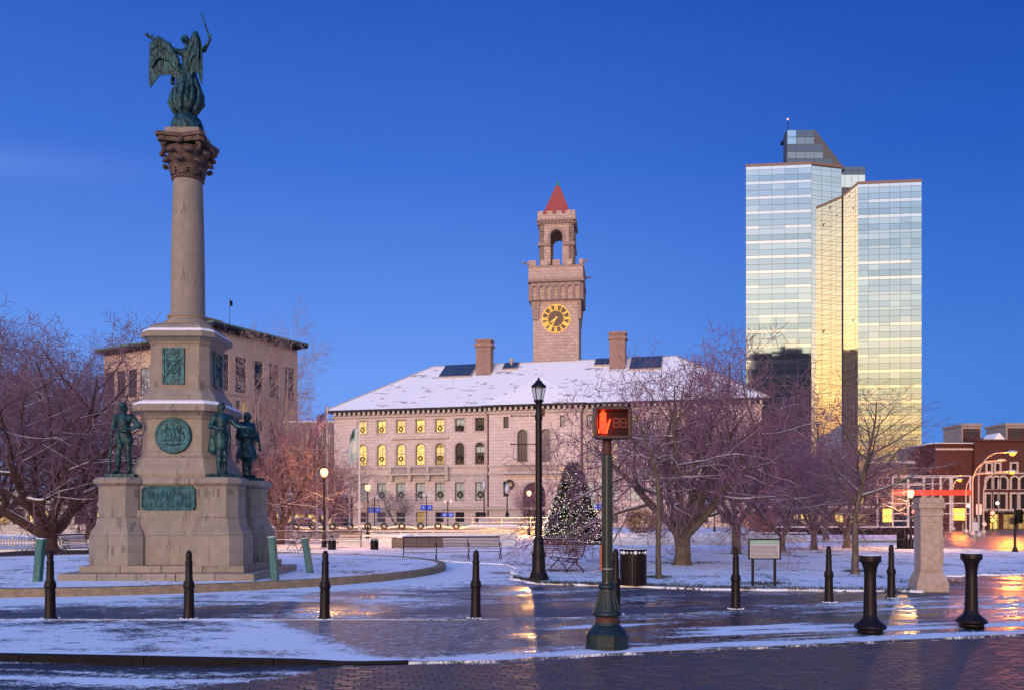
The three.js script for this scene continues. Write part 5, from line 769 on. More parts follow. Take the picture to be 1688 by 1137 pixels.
{   // walk signal
  const p = gp(1001, 1067, .004), t = thing('walk_signal', 'green cast iron pole with a walk signal showing a lit red hand', 'traffic signal', p), y = (py) => ht(py, -p.z) - .004;
  const oct = (pts, n = 8) => { const g = la(pts, n); g.rotateY(Math.PI / n); return crease(g); };
  obj('base_drum', oct([[0, 0], [.285, 0], [.285, .03], [.275, .035], [.275, .185], [.265, .2], [.20, .27], [.165, .30], [.155, .33]], 16), M.greenPaint, t);
  obj('rust_band', la([[.156, .33], [.150, .345], [.152, .40], [.16, .405]], 24), M.rust, t);
  obj('base_flange', la([[.16, .405], [.185, .42], [.195, .44], [.185, .46], [.17, .475]], 28), M.greenPaint, t);
  obj('fluted_bell', la([[.17, .475], [.145, .54], [.118, .64], [.100, .72], [.094, .76]], 28), M.greenPaint, t);
  for (let i = 0; i < 14; i++) { const g = tube([V(.165, .49, 0), V(.142, .55, 0), V(.116, .65, 0), V(.098, .735, 0)], .012, 8, 5); g.rotateY(i / 14 * 6.283); obj('flute', g, M.greenPaint, t); }
  obj('neck_ring', la([[.094, .755], [.112, .765], [.116, .79], [.112, .815], [.075, .825]], 28), M.greenPaint, t);
  obj('pole', la([[.072, .82], [.0655, .86], [.0645, 2.47], [.0645, 2.48], [0, 2.48]], 24), M.greenPaint, t);
  for (let i = 0; i < 16; i++) { const a = i / 16 * 6.283; obj('flute', rod(V(.0645 * Math.cos(a), .87, .0645 * Math.sin(a)), V(.0645 * Math.cos(a), 2.46, .0645 * Math.sin(a)), .0065, .0065, 5), M.greenPaint, t); }
  obj('clamp_band', [move(new THREE.TorusGeometry(.072, .008, 6, 24).rotateX(Math.PI / 2), 0, y(937), 0), bx(-.085, -.065, y(940), y(934), -.01, .02)], M.steel, t);
  obj('push_button_sign', rb(-.092, -.074, y(940), y(898), -.06, .06, .004), std({ color: rgb(.45, .10, .04), roughness: .5 }), t);
  obj('slip_collar', la([[.0, 2.47], [.060, 2.472], [.058, 2.68], [0, 2.68]], 20), M.rust, t);
  const head = obj('signal_head', rb(-.235, .235, -.2, .2, -.11, .09, .07, 5), std({ ...spk([.010, .008, .008], [.022, .014, .014], .4, 12), roughness: .45 }), t);
  head.position.set(.045, ht(698.5, -p.z) - .004, .02); head.rotation.y = .04;
  const rr = (w, h, r) => { const o = []; for (const [a, b, q] of [[1, -1, -1], [1, 1, 0], [-1, 1, 1], [-1, -1, 2]]) for (let i = 0; i <= 5; i++) { const g = (q + i / 5) * Math.PI / 2; o.push([a * (w - r) + r * Math.cos(g), b * (h - r) + r * Math.sin(g)]); } return o; };
  obj('visor', ext(rr(.235, .2, .06), [[[-.205, -.172], [.205, -.172], [.205, .172], [-.205, .172]]], .09, .012).translate(0, 0, .175), std({ ...spk([.02, .012, .012], [.035, .02, .02], .4, 12), roughness: .4 }), head);
  obj('screen', bx(-.205, .205, -.172, .172, .088, .094), std({ color: rgb(.005, .002, .002), roughness: .9 }), head);
  // the raised hand: an outline of dots and strokes, as the lamp shows it
  M.handGlow = std({ color: rgb(.4, .03, .01), emissive: rgb(1.6, .03, .004), roughness: .4 });
  M.handCore = std({ color: rgb(.5, .1, .02), emissive: rgb(1.5, .16, .012), roughness: .4 });
  const fing = []; [[-.150, .020, .115], [-.128, .02, .150], [-.105, .02, .152], [-.083, .02, .125]].forEach(([x, a, b]) => fing.push(rb(x - .0085, x + .0085, a, b, .095, .102, .003)));
  obj('hand_symbol_light', [...fing, ext([[-.160, .022], [-.074, .022], [-.066, -.01], [-.028, .055], [-.012, .05], [-.04, -.03], [-.062, -.085], [-.078, -.135], [-.140, -.135], [-.160, -.06]], [], .006).translate(0, 0, .101)], M.handGlow, head);
  obj('hand_outline_light', [rod(V(-.070, -.135, .103), V(-.055, -.07, .103), .006, .006, 5), rod(V(-.055, -.07, .103), V(-.022, .05, .103), .006, .006, 5), rod(V(-.165, -.13, .103), V(-.172, -.07, .103), .008, .006, 5), ...[-.139, -.1165, -.094].map((x) => rod(V(x, .03, .103), V(x, .14, .103), .0035, .0035, 4)), ...[[-.150, .118], [-.128, .153], [-.105, .155], [-.083, .128]].map(([x, y2]) => rod(V(x - .008, y2, .103), V(x + .008, y2, .103), .004, .004, 4))], M.handCore, head);
  const dim = std({ color: rgb(.05, .012, .012), emissive: rgb(.07, .008, .005), roughness: .5 }), seg = (x, y0) => { const w = .034, h = .055, s = .006; return [bx(x - w, x + w, y0 + h * 2 - s, y0 + h * 2 + s, .095, .099), bx(x - w, x + w, y0 - s, y0 + s, .095, .099), bx(x - w, x + w, y0 + h - s, y0 + h + s, .095, .099), ...[-1, 1].flatMap((k) => [bx(x + k * w - s, x + k * w + s, y0 + .008, y0 + h - .008, .095, .0985), bx(x + k * w - s, x + k * w + s, y0 + h + .008, y0 + 2 * h - .008, .095, .0985)])]; };
  obj('countdown_digit_light', seg(.055, -.05), dim, head); obj('countdown_digit_light', seg(.148, -.05), dim, head);
  obj('snow', rb(-.20, .20, .203, .222, -.09, .07, .009), M.snow, head);
  const L = new THREE.PointLight(rgb(1, .03, .008), .45); L.name = 'signal_glow'; L.position.set(-.11, .0, .19); L.shadow.radius = 4; L.castShadow = true; head.add(L);
}
const globeLamp = (() => { const made = {}; return (name, label, p, h, group, power = 30, col = [1, .46, .13], bulb = .2) => {   // post-top street lamp with a frosted globe
  const t = thing(name, label, 'street lamp', p, 0, group);
  obj('base', la([[0, 0], [.19, 0], [.19, .06], [.14, .12], [.12, .45], [.14, .48], [.08, .56]], 14), M.black, t);
  obj('pole', la([[.08, .56], [.06, .7], [.045, h - .42], [.07, h - .36], [.05, h - .3], [.12, h - .22]], 12), M.black, t);
  obj('finial', la([[bulb * .5, h + bulb * 1.15], [bulb * .55, h + bulb * 1.3], [.03, h + bulb * 1.6], [0, h + bulb * 2]], 12), M.black, t);
  const g = obj('lamp_globe', la([[.06, h - .22], [bulb * .75, h - .12], [bulb, h + .04], [bulb * .9, h + bulb * .8], [bulb * .5, h + bulb * 1.15]], 20), std({ color: rgb(.8, .6, .4), emissive: rgb(col[0] * 2.8, col[1] * 2.5, col[2] * 2.6), roughness: .4 }), t);
  const L = new THREE.PointLight(rgb(...col), power); L.name = 'lamp_light'; L.position.set(0, h + .05, 0); L.shadow.radius = bulb * 40; L.castShadow = true; t.add(L); return t;
}; })();
const lampG = 'lit globe street lamps in the park';
globeLamp('street_lamp', 'lit orange globe street lamp left of the flagpoles', FAR(534, 45), ht(779, 45), lampG, 75);
globeLamp('street_lamp', 'lit orange globe street lamp just right of the white flagpole with the pale flag', FAR(606, 62), ht(804, 62), lampG, 170);
globeLamp('street_lamp', 'lit orange globe street lamp left of the tall black lamp post', FAR(872, 74), ht(813, 74), lampG, 420);
globeLamp('street_lamp', 'lit orange globe street lamp just left of the stone pier', FAR(1502, 43), ht(813, 43), lampG, 50, [1, .48, .16], .16);
{   // tall unlit lantern post
  const p = gp(888, 955, .05), t = thing('lantern_post', 'tall black lantern post with an unlit glass lantern and two bare banner arms', 'lamp post', p), h = ht(664, -p.z);
  obj('base', la([[0, 0], [.27, 0], [.27, .05], [.25, .07], [.22, .16], [.175, .24], [.17, .60], [.185, .62], [.185, .68], [.15, .72], [.13, .95], [.145, .98], [.145, 1.04], [.10, 1.08]], 16), M.brownBlack, t);
  obj('pole', la([[.10, 1.08], [.095, 1.3], [.083, h - .5], [.10, h - .48], [.10, h - .36], [.075, h - .30], [.085, h - .05], [.13, h]], 16), M.brownBlack, t);
  for (const py of [688, 735]) obj('banner_arm', [rod(V(-.08, ht(py, -p.z), 0), V(-.68, ht(py, -p.z), 0), .014, .012, 6), sph(.026, -.70, ht(py, -p.z), 0, 8, 6)], M.brownBlack, t);
  obj('socket_box', rb(.07, .16, ht(682, -p.z) - .1, ht(682, -p.z) + .1, -.05, .05, .01), M.rust, t);
  const lh = h, six = (pts) => crease(la(pts, 6));
  obj('lantern_glass', six([[.105, lh + .02], [.175, lh + .36]]), phy({ color: rgb(.75, .8, .85), roughness: .25, transmission: .75, thickness: 0 }), t);
  obj('lantern_frame', [...Array(6)].map((_, i) => { const a = i / 6 * 6.283; return rod(V(.107 * Math.cos(a), lh + .01, .107 * Math.sin(a)), V(.178 * Math.cos(a), lh + .37, .178 * Math.sin(a)), .011, .011, 5); }).concat([la([[.11, lh - .01], [.125, lh], [.125, lh + .03], [.10, lh + .03]], 12)]), M.brownBlack, t);
  obj('lantern_roof', [la([[.185, lh + .355], [.20, lh + .37], [.19, lh + .40], [.12, lh + .46], [.07, lh + .53], [.03, lh + .55], [.035, lh + .58], [0, lh + .63]], 18)], M.brownBlack, t);
}
{   // stone pier
  const p = gp(1531, 974), t = thing('stone_pier', 'pale carved stone pier with moulded cap beside the corner', 'pillar', p, -.16), d = -p.z, y = (py) => ht(py, d);
  obj('base_block', rb(-.335, .335, 0, y(957), -.335, .335, .015), M.pier, t); obj('base_slope', (() => { const g = new THREE.CylinderGeometry(.245 * Math.SQRT2, .325 * Math.SQRT2, y(942) - y(957), 4); g.rotateY(Math.PI / 4); g.translate(0, (y(942) + y(957)) / 2, 0); return crease(g); })(), M.pier, t);
  obj('shaft', rb(-.235, .235, y(942), y(851), -.235, .235, .012), M.pier, t);
  obj('face_panel', [ext(rectP(-.215, .215, y(938), y(856)), [rectP(-.175, .175, y(934), y(860))], .02).translate(0, 0, .252)], M.pier, t);
  obj('neck_course', rb(-.25, .25, y(851) + .002, y(842), -.25, .25, .01), M.pier, t); obj('neck_course', rb(-.235, .235, y(842) + .002, y(838), -.235, .235, .008), M.pier, t);
  obj('cap', rb(-.28, .28, y(838) + .002, y(829), -.28, .28, .012), M.pier, t); obj('cap', rb(-.26, .26, y(829) + .002, y(820), -.26, .26, .012), M.pier, t);
  obj('scroll', [rb(.23, .30, y(905), y(882), -.15, .15, .03), rb(.23, .28, y(930), y(905) - .01, -.15, .15, .02)], M.pier, t);
}
{   // litter bin of upright slats
  const bin = (label, p, s, mat) => {
    const t = thing('litter_bin', label, 'litter bin', p, 0, 'slatted litter bins'); t.scale.setScalar(s);
    obj('liner', la([[0, .04], [.27, .04], [.28, .80], [.26, .80], [.25, .10], [0, .10]], 24), M.dark, t);
    for (let i = 0; i < 30; i++) { const a = i / 30 * 6.283, g = rb(-.024, .024, .02, .82, -.006, .006, .004, 1); g.translate(0, 0, .312); g.rotateY(a); obj('slat', g, mat, t); }
    obj('rim', [move(new THREE.TorusGeometry(.315, .018, 6, 32).rotateX(Math.PI / 2), 0, .845, 0), la([[.32, .82], [.325, .87], [.27, .895], [.26, .88]], 28)], mat, t); obj('foot_ring', move(new THREE.TorusGeometry(.312, .012, 6, 32).rotateX(Math.PI / 2), 0, .06, 0), mat, t);
    obj('snow', [...Array(9)].map((_, i) => { const a = .3 + i * .31, q = sph(.035 + .015 * Math.sin(i * 2), .315 * Math.cos(a), .80, .315 * Math.sin(a), 6, 5); return q.scale(1, 1, 1); }).concat([la([[.31, .872], [.30, .885], [.275, .90]], 20)]), M.snow, t); return t;
  };
  bin('dark slatted litter bin with snow on its rim beside the walk signal', gp(1044, 965, .03), 1, M.brownBlack);
  bin('small dark litter bin left of the pinkish planter', gp(617, 906, .03), .62, M.brownBlack); bin('small dark litter bin behind the teal leaning post, right of the benches', gp(547, 906, .03), .62, M.brownBlack);
}
function bench(label, p, turn, seats, w, group, wood = M.wood) {    // slatted bench with ring arms and arched legs; faces +z
  const t = thing('park_bench', label, 'bench', p, turn, group), L = w * seats;
  const ends = [...Array(seats + 1)].map((_, i) => -L / 2 + i * w);
  for (const x of ends) {
    const leg = (s) => tube([V(x, 0, s * .27), V(x, .12, s * .22), V(x, .25, s * .07), V(x, .36, 0)], .017, 10, 5);
    obj('leg', leg(1), M.black, t); obj('leg', leg(-1), M.black, t);
    const ring = new THREE.TorusGeometry(.135, .014, 5, 20, Math.PI * 1.25); ring.rotateY(Math.PI / 2); ring.translate(x, .52, .06); obj('arm', ring, M.black, t);
    obj('end_frame', [tube([V(x, .36, .28), V(x, .40, .25), V(x, .40, -.15), V(x, .52, -.24), V(x, .84, -.34)], .017, 12, 5), tube([V(x, .36, -.02), V(x, .30, .1), V(x, .38, .24)], .013, 8, 5)], M.black, t);
  }
  for (let i = 0; i < 6; i++) obj('seat_slat', rb(-L / 2, L / 2, .415, .437, .22 - i * .068, .22 - i * .068 + .044, .006, 1), wood, t);
  for (let i = 0; i < 7; i++) { const g = rb(-L / 2, L / 2, -.016, .016, -.009, .009, .006, 1); g.rotateX(-.28); g.translate(0, .50 + i * .055, -.215 - i * .018); obj('back_slat', g, wood, t); }
  obj('top_rail', rod(V(-L / 2 - .02, .865, -.345), V(L / 2 + .02, .865, -.345), .022, .022, 6), M.black, t); obj('stretcher', rod(V(-L / 2, .30, .0), V(L / 2, .30, 0), .012, .012, 5), M.black, t);
  obj('snow', [rb(-L / 2 + .03, L / 2 - .03, .438, .452, -.13, .24, .006, 1), rb(-L / 2, L / 2, .885, .897, -.365, -.325, .005, 1)], M.snow, t); return t;
}
{
  bench('long dark slatted bench of three bays right of the snow island', V(-2.25, .045, -32.0), .16, 3, 1.22, 'slatted park benches');
  bench('dark slatted bench seen from its end beside the tall black lantern post', V(1.62, .045, -25.3), -1.25, 1, 1.35, 'slatted park benches');
  bench('pale backed bench behind the end-on bench by the lantern post', V(1.5, .045, -28.6), .2, 1, 1.3, 'slatted park benches', std({ map: M.wood.map, color: rgb(1.7, 1.2, 1.0), roughness: .6 }));
  const B = [[492, 900, -.9, 'far bench leftmost of the group behind the teal leaning posts'], [520, 898, -.5, 'far bench behind the right teal leaning post'], [571, 896, .1, 'far snowy bench right of the left flagpoles'], [462, 897, .6, 'far bench just right of the monument base'], [128, 908, 1.3, 'bench seen from its end left of the monument base']];
  for (const [x, y, r, l] of B) bench(l, gp(x, y + 6, .045), r, 1, 1.5, 'slatted park benches');
}
{   // information board
  const p = gp(1259, 966, .045), d = -p.z, t = thing('information_board', 'white information board on two dark posts standing in the snow', 'sign', p, 0), y = (py) => ht(py, d) - .045, X = (px) => wx(px, d) - p.x;
  for (const px of [1241.5, 1278]) obj('post', rb(X(px) - .03, X(px) + .03, 0, y(889), -.035, .0, .006), M.black, t);
  obj('frame', ext(rectP(X(1233.5), X(1287), y(921.5), y(887.5)), [rectP(X(1235.5), X(1285), y(919.5), y(889.5))], .05).translate(0, 0, .045), M.black, t);
  const c = document.createElement('canvas'); c.width = 512; c.height = 320; const g = c.getContext('2d'); g.fillStyle = '#b4b0b2'; g.fillRect(0, 0, 512, 320); g.fillStyle = '#8fb3ab'; g.fillRect(0, 0, 512, 78);
  const r = rng(6); g.fillStyle = '#3c3844'; for (let row = 0; row < 9; row++) { let x = 26; while (x < 470) { const w = 10 + r() * 34; g.fillRect(x, 104 + row * 23, Math.min(w, 486 - x), 9); x += w + 9; } }   // grey lines of print, too small to read
  const ct = new THREE.CanvasTexture(c); ct.colorSpace = THREE.SRGBColorSpace;
  const pg = new THREE.PlaneGeometry(X(1285) - X(1235.5), y(889.5) - y(919.5)); const pm = new THREE.Mesh(pg, std({ map: ct, roughness: .6 })); pm.name = 'printed_panel'; pm.receiveShadow = true; pm.position.set((X(1285) + X(1235.5)) / 2, (y(889.5) + y(919.5)) / 2, .02); t.add(pm);
  obj('backing', bx(X(1235), X(1285.5), y(919.8), y(889), -.004, .017), M.dark, t);
}
// teal leaning posts round the monument
for (const [xb, yb, xt, yt, l] of [[61, 958, 67, 889, 'teal metal post leaning right at the left end of the snow island'], [453, 956, 448, 886, 'teal metal post at the right corner of the monument steps'], [511, 944, 502, 888, 'teal metal post leaning left on the snow island right of the monument']]) {
  const p = gp(xb, yb, .165), d = -p.z, t = thing('leaning_post', l, 'post', p, 0, 'teal leaning posts on the snow island'), top = V(wx(xt, d) - p.x, ht(yt, d) - .165, 0), h = top.length();
  const tilt = (g) => { g.rotateZ(-Math.atan2(top.x, top.y)); return g; };
  obj('housing', tilt(rb(-.085, .085, -.04, h, -.08, .08, .018, 3)), M.teal, t); obj('top_cap', tilt(rb(-.095, .095, h - .03, h + .015, -.09, .09, .012)), M.teal, t); obj('access_panel', tilt(rb(-.05, .05, h * .42, h * .9, .078, .088, .004)), M.teal, t); obj('bolt', [.2, .35].map((q) => tilt(sph(.016, .03, h * q, .082, 8, 6))), M.steel, t);
  obj('snow', tilt(rb(-.085, .085, h + .014, h + .034, -.08, .08, .009)), M.snow, t);
}
// ---------------------------------------------------------------- middle distance: flags, tree of lights, terrace, rink, lamps with banners
{
  const needle = std({ ...spk([.035, .085, .032], [.085, .18, .065], 1.2, 14), roughness: .9 }), d = 50, p = FAR(945, d, .03), h = ht(752, d), w = 116 / F * d / 2, t = thing('christmas_tree', 'conical evergreen covered in small white lights on the snowy lawn', 'christmas tree', p), R = rng(14);
  obj('trunk', rod(V(0, 0, 0), V(0, h * .9, 0), .13, .03, 8), M.bark, t);
  const P = [], N = []; const spray = (o, dir, len, wd) => { const s = dir.clone().cross(V(R() - .5, 1, R() - .5)).normalize(), n = s.clone().cross(dir).normalize(); for (let k = 0; k < 5; k++) { const a = o.clone().addScaledVector(dir, len * k / 6), b = a.clone().addScaledVector(dir, len * .34), sd = (k % 2 ? 1 : -1); for (const q of [sd, -sd]) { const c = a.clone().addScaledVector(s, q * wd).addScaledVector(dir, len * .2); P.push(...a.toArray(), ...b.toArray(), ...c.toArray()); for (let j = 0; j < 3; j++) N.push(n.x, n.y, n.z); } } };
  for (let i = 0; i < 12000; i++) { const v = 1 - Math.sqrt(1 - R() * .995), yy = .1 + v * (h - .15), rr = w * (1 - v) * (1.0 - .18 * R() * R()) * (1 + .07 * Math.sin(yy * 8 + R())) + .05, a = R() * 6.283; spray(V(Math.cos(a) * rr * .82, yy, Math.sin(a) * rr * .82), V(Math.cos(a + (R() - .5)), -.25 + R() * .7, Math.sin(a + (R() - .5))).normalize(), .22 + R() * .12, .045); }
  const g = new THREE.BufferGeometry(); g.setAttribute('position', new THREE.Float32BufferAttribute(P, 3)); g.setAttribute('normal', new THREE.Float32BufferAttribute(N, 3));
  obj('foliage', [g, la([[w * .86, .10], [w * .5, h * .42], [.06, h * .93]], 24)], needle, t);
  const lights = [], snow = []; for (let i = 0; i < 950; i++) { const v = 1 - Math.sqrt(1 - R() * .985), rr = w * (1 - v) * 1.02 + .07, a = R() * 6.283, yy = .12 + v * (h - .15); lights.push(sph(.019, Math.cos(a) * rr, yy, Math.sin(a) * rr, 5, 4)); }
  for (let i = 0; i < 200; i++) { const v = 1 - Math.sqrt(1 - R() * .985), rr = w * (1 - v) * (.94 + .08 * R()) + .06, a = R() * 6.283, yy = .18 + v * (h - .2); const s = sph(.05 + R() * .04, 0, 0, 0, 5, 4); s.scale(1, .35, 1); s.translate(Math.cos(a) * rr, yy, Math.sin(a) * rr); snow.push(s); }
  stuff(obj('string_lights', lights, std({ color: rgb(.8, .8, .7), emissive: rgb(1.7, 1.55, 1.1) }), t)); stuff(obj('snow', snow, M.snow, t));
}
{   // flagpoles
  const wav = (w, h, fn) => { const g = new THREE.PlaneGeometry(w, h, 16, 10), q = g.attributes.position; for (let i = 0; i < q.count; i++) { const [x, y, z] = fn((q.getX(i) + w / 2) / w, (q.getY(i) + h / 2) / h); q.setXYZ(i, x, y, z); } g.computeVertexNormals(); return g; };
  const pole = (label, px, top, d, color = M.whitePaint) => { const p = FAR(px, d, 0), t = thing('flagpole', label, 'flagpole', p, 0, 'white flagpoles'), h = ht(top, d); obj('pole', rod(V(0, 0, 0), V(0, h, 0), .085, .045, 10), color, t); obj('finial', sph(.10, 0, h + .08, 0, 10, 8), M.steel, t); obj('base', la([[0, 0], [.2, 0], [.2, .1], [.1, .2]], 14), color, t); return [t, h]; };
  const d = 56; pole('white flagpole with the striped flag, tallest of the left group', 539, 672, d); pole('shorter white flagpole left of the striped flag', 522, 700, d + 1); const [t3, h3] = pole('white flagpole with the pale green flag right of the lit lamp', 592, 697, d - 3);
  const flag = (label, px, d2, yTop, w, h, lean, canvasFn, name = 'flag') => {
    const c = document.createElement('canvas'); c.width = 256; c.height = 160; canvasFn(c.getContext('2d')); const ct = new THREE.CanvasTexture(c); ct.colorSpace = THREE.SRGBColorSpace;
    const t = thing(name, label, 'flag', V(wx(px, d2), ht(yTop, d2), -d2)), g = wav(w, h, (u, v) => [-u * w * (.62 + .1 * Math.sin(v * 4)) * (1 - .2 * (1 - v)), -h * (1 - v) - u * lean - .06 * Math.sin(u * 9), .16 * Math.sin(u * 8 + v * 3) + .03]);
    const m = new THREE.Mesh(g, phy({ map: ct, roughness: .9, side: THREE.DoubleSide, transmission: .3, thickness: 0 })); m.name = 'cloth'; m.castShadow = m.receiveShadow = true; t.add(m); obj('hoist_cord', rod(V(.01, .05, .03), V(.01, -h - .1, .03), .012, .012, 4), M.whitePaint, t); return t;
  };
  flag('drooping red and white striped flag with a blue starred corner on the left pole', 537, 56, 673, 1.5, 1.05, 1.05, (g) => { for (let i = 0; i < 13; i++) { g.fillStyle = i % 2 ? '#d8cdd4' : '#9a2436'; g.fillRect(0, i * 160 / 13, 256, 160 / 13 + 1); } g.fillStyle = '#1c2b66'; g.fillRect(0, 0, 108, 86); g.fillStyle = '#d8d8e4'; for (let r = 0; r < 9; r++) for (let q = 0; q < (r % 2 ? 5 : 6); q++) { g.beginPath(); g.arc(10 + q * 17.5 + (r % 2) * 9, 8 + r * 8.8, 2.6, 0, 6.3); g.fill(); } });
  flag('pale green and white flag hanging from the pole right of the lit lamp', 590.5, 53, 702, .95, 1.9, .5, (g) => { g.fillStyle = '#b9d6d2'; g.fillRect(0, 0, 256, 160); g.fillStyle = '#2f5f58'; g.fillRect(120, 0, 136, 46); g.fillStyle = '#e3ebea'; g.fillRect(90, 60, 90, 60); });
  flag('dark folded flag hanging low behind the striped flag', 521, 57, 704, .9, 1.3, .4, (g) => { g.fillStyle = '#20284e'; g.fillRect(0, 0, 256, 160); g.fillStyle = '#c9c4d2'; g.fillRect(20, 90, 120, 26); });
}
{   // double globe lamp posts with blue banners
  const c = document.createElement('canvas'); c.width = 128; c.height = 128; const g = c.getContext('2d'); g.fillStyle = '#1246c8'; g.fillRect(0, 0, 128, 128); g.strokeStyle = '#9fc4f4'; g.lineWidth = 9; g.beginPath(); g.moveTo(28, 80); g.lineTo(64, 40); g.lineTo(100, 80); g.moveTo(64, 40); g.lineTo(64, 100); g.stroke();
  const bt = new THREE.CanvasTexture(c); bt.colorSpace = THREE.SRGBColorSpace; const bm = std({ map: bt, roughness: .6 });
  for (const [x, d, py, l] of [[617, 88, 838, 'lamp post with two blue banners left of the small grey tree'], [703, 92, 834, 'lamp post with two blue banners right of the small grey tree'], [738, 84, 846, 'lamp post with two blue banners nearest the city hall lanterns'], [526, 90, 842, 'lamp post with two blue banners behind the left flagpoles'], [986, 86, 832, 'lamp post with two blue banners right of the lit evergreen'], [1178, 92, 826, 'lamp post with two blue banners behind the largest crabapple']]) {
    const t = thing('banner_post', l, 'lamp post', FAR(x, d), 0, 'lamp posts with blue banners'), y = ht(py, d), s = d / F * 5.2;
    obj('pole', la([[.14, 0], [.13, .5], [.06, .6], [.05, y + 1.2]], 10), M.black, t); obj('cross_arm', [rod(V(-s * 2, y + .36, 0), V(s * 2, y + .36, 0), .025, .025, 5), rod(V(-s * .9, y + 1.0, 0), V(s * .9, y + 1.0, 0), .03, .03, 5)], M.black, t);
    for (const k of [-1, 1]) { const q = new THREE.BoxGeometry(s * 1.75, s * 1.6, .03); const m = new THREE.Mesh(q, bm); m.name = 'banner'; m.position.set(k * s * 1.02, y - s * .4, 0); m.castShadow = m.receiveShadow = true; t.add(m); obj('lamp_shade', la([[.03, y + .95], [.15, y + 1.05], [.17, y + 1.3], [.05, y + 1.42], [0, y + 1.5]].map(([a, b]) => [a, b]), 10).translate(k * s * .9, 0, 0), M.frost, t); }
  }
  for (const [x, d, py, l, hgt] of [[576, 96, 742, 'tall grey pole with two white floodlights left of the pale flag', 1]]) { const t = thing('floodlight_pole', l, 'floodlight', FAR(x, d)), y = ht(py, d); obj('pole', rod(V(0, 0, 0), V(0, y, 0), .1, .06, 8), M.steel, t); for (const k of [-1, 1]) obj('floodlight_head', rb(-.35, .35, -.18, .2, -.25, .3, .05).translate(k * .6, y, .1), M.whitePaint, t); obj('bracket', rod(V(-.7, y - .2, 0), V(.7, y - .2, 0), .04, .04, 5), M.steel, t); }
  for (const [x, d, top, l] of [[798, 118, 800, 'old lantern on a stone pedestal left of the city hall downspout'], [836, 116, 806, 'old lantern on a stone pedestal beside the city hall entrance steps']]) { const t = thing('entrance_lantern', l, 'lamp post', FAR(x, d), 0, 'lanterns at the city hall steps'), y = ht(top, d); obj('pedestal', rb(-.75, .75, -.1, 1.6, -.75, .75, .04), M.chTrim, t); obj('pole', la([[.3, 1.6], [.25, 2.1], [.09, 2.3], [.08, y - .6]], 10), M.black, t); obj('lantern', [la([[.2, y - .6], [.38, y - .2], [.30, y + .5], [.1, y + .8], [0, y + 1]], 8)], M.steel, t); }
}
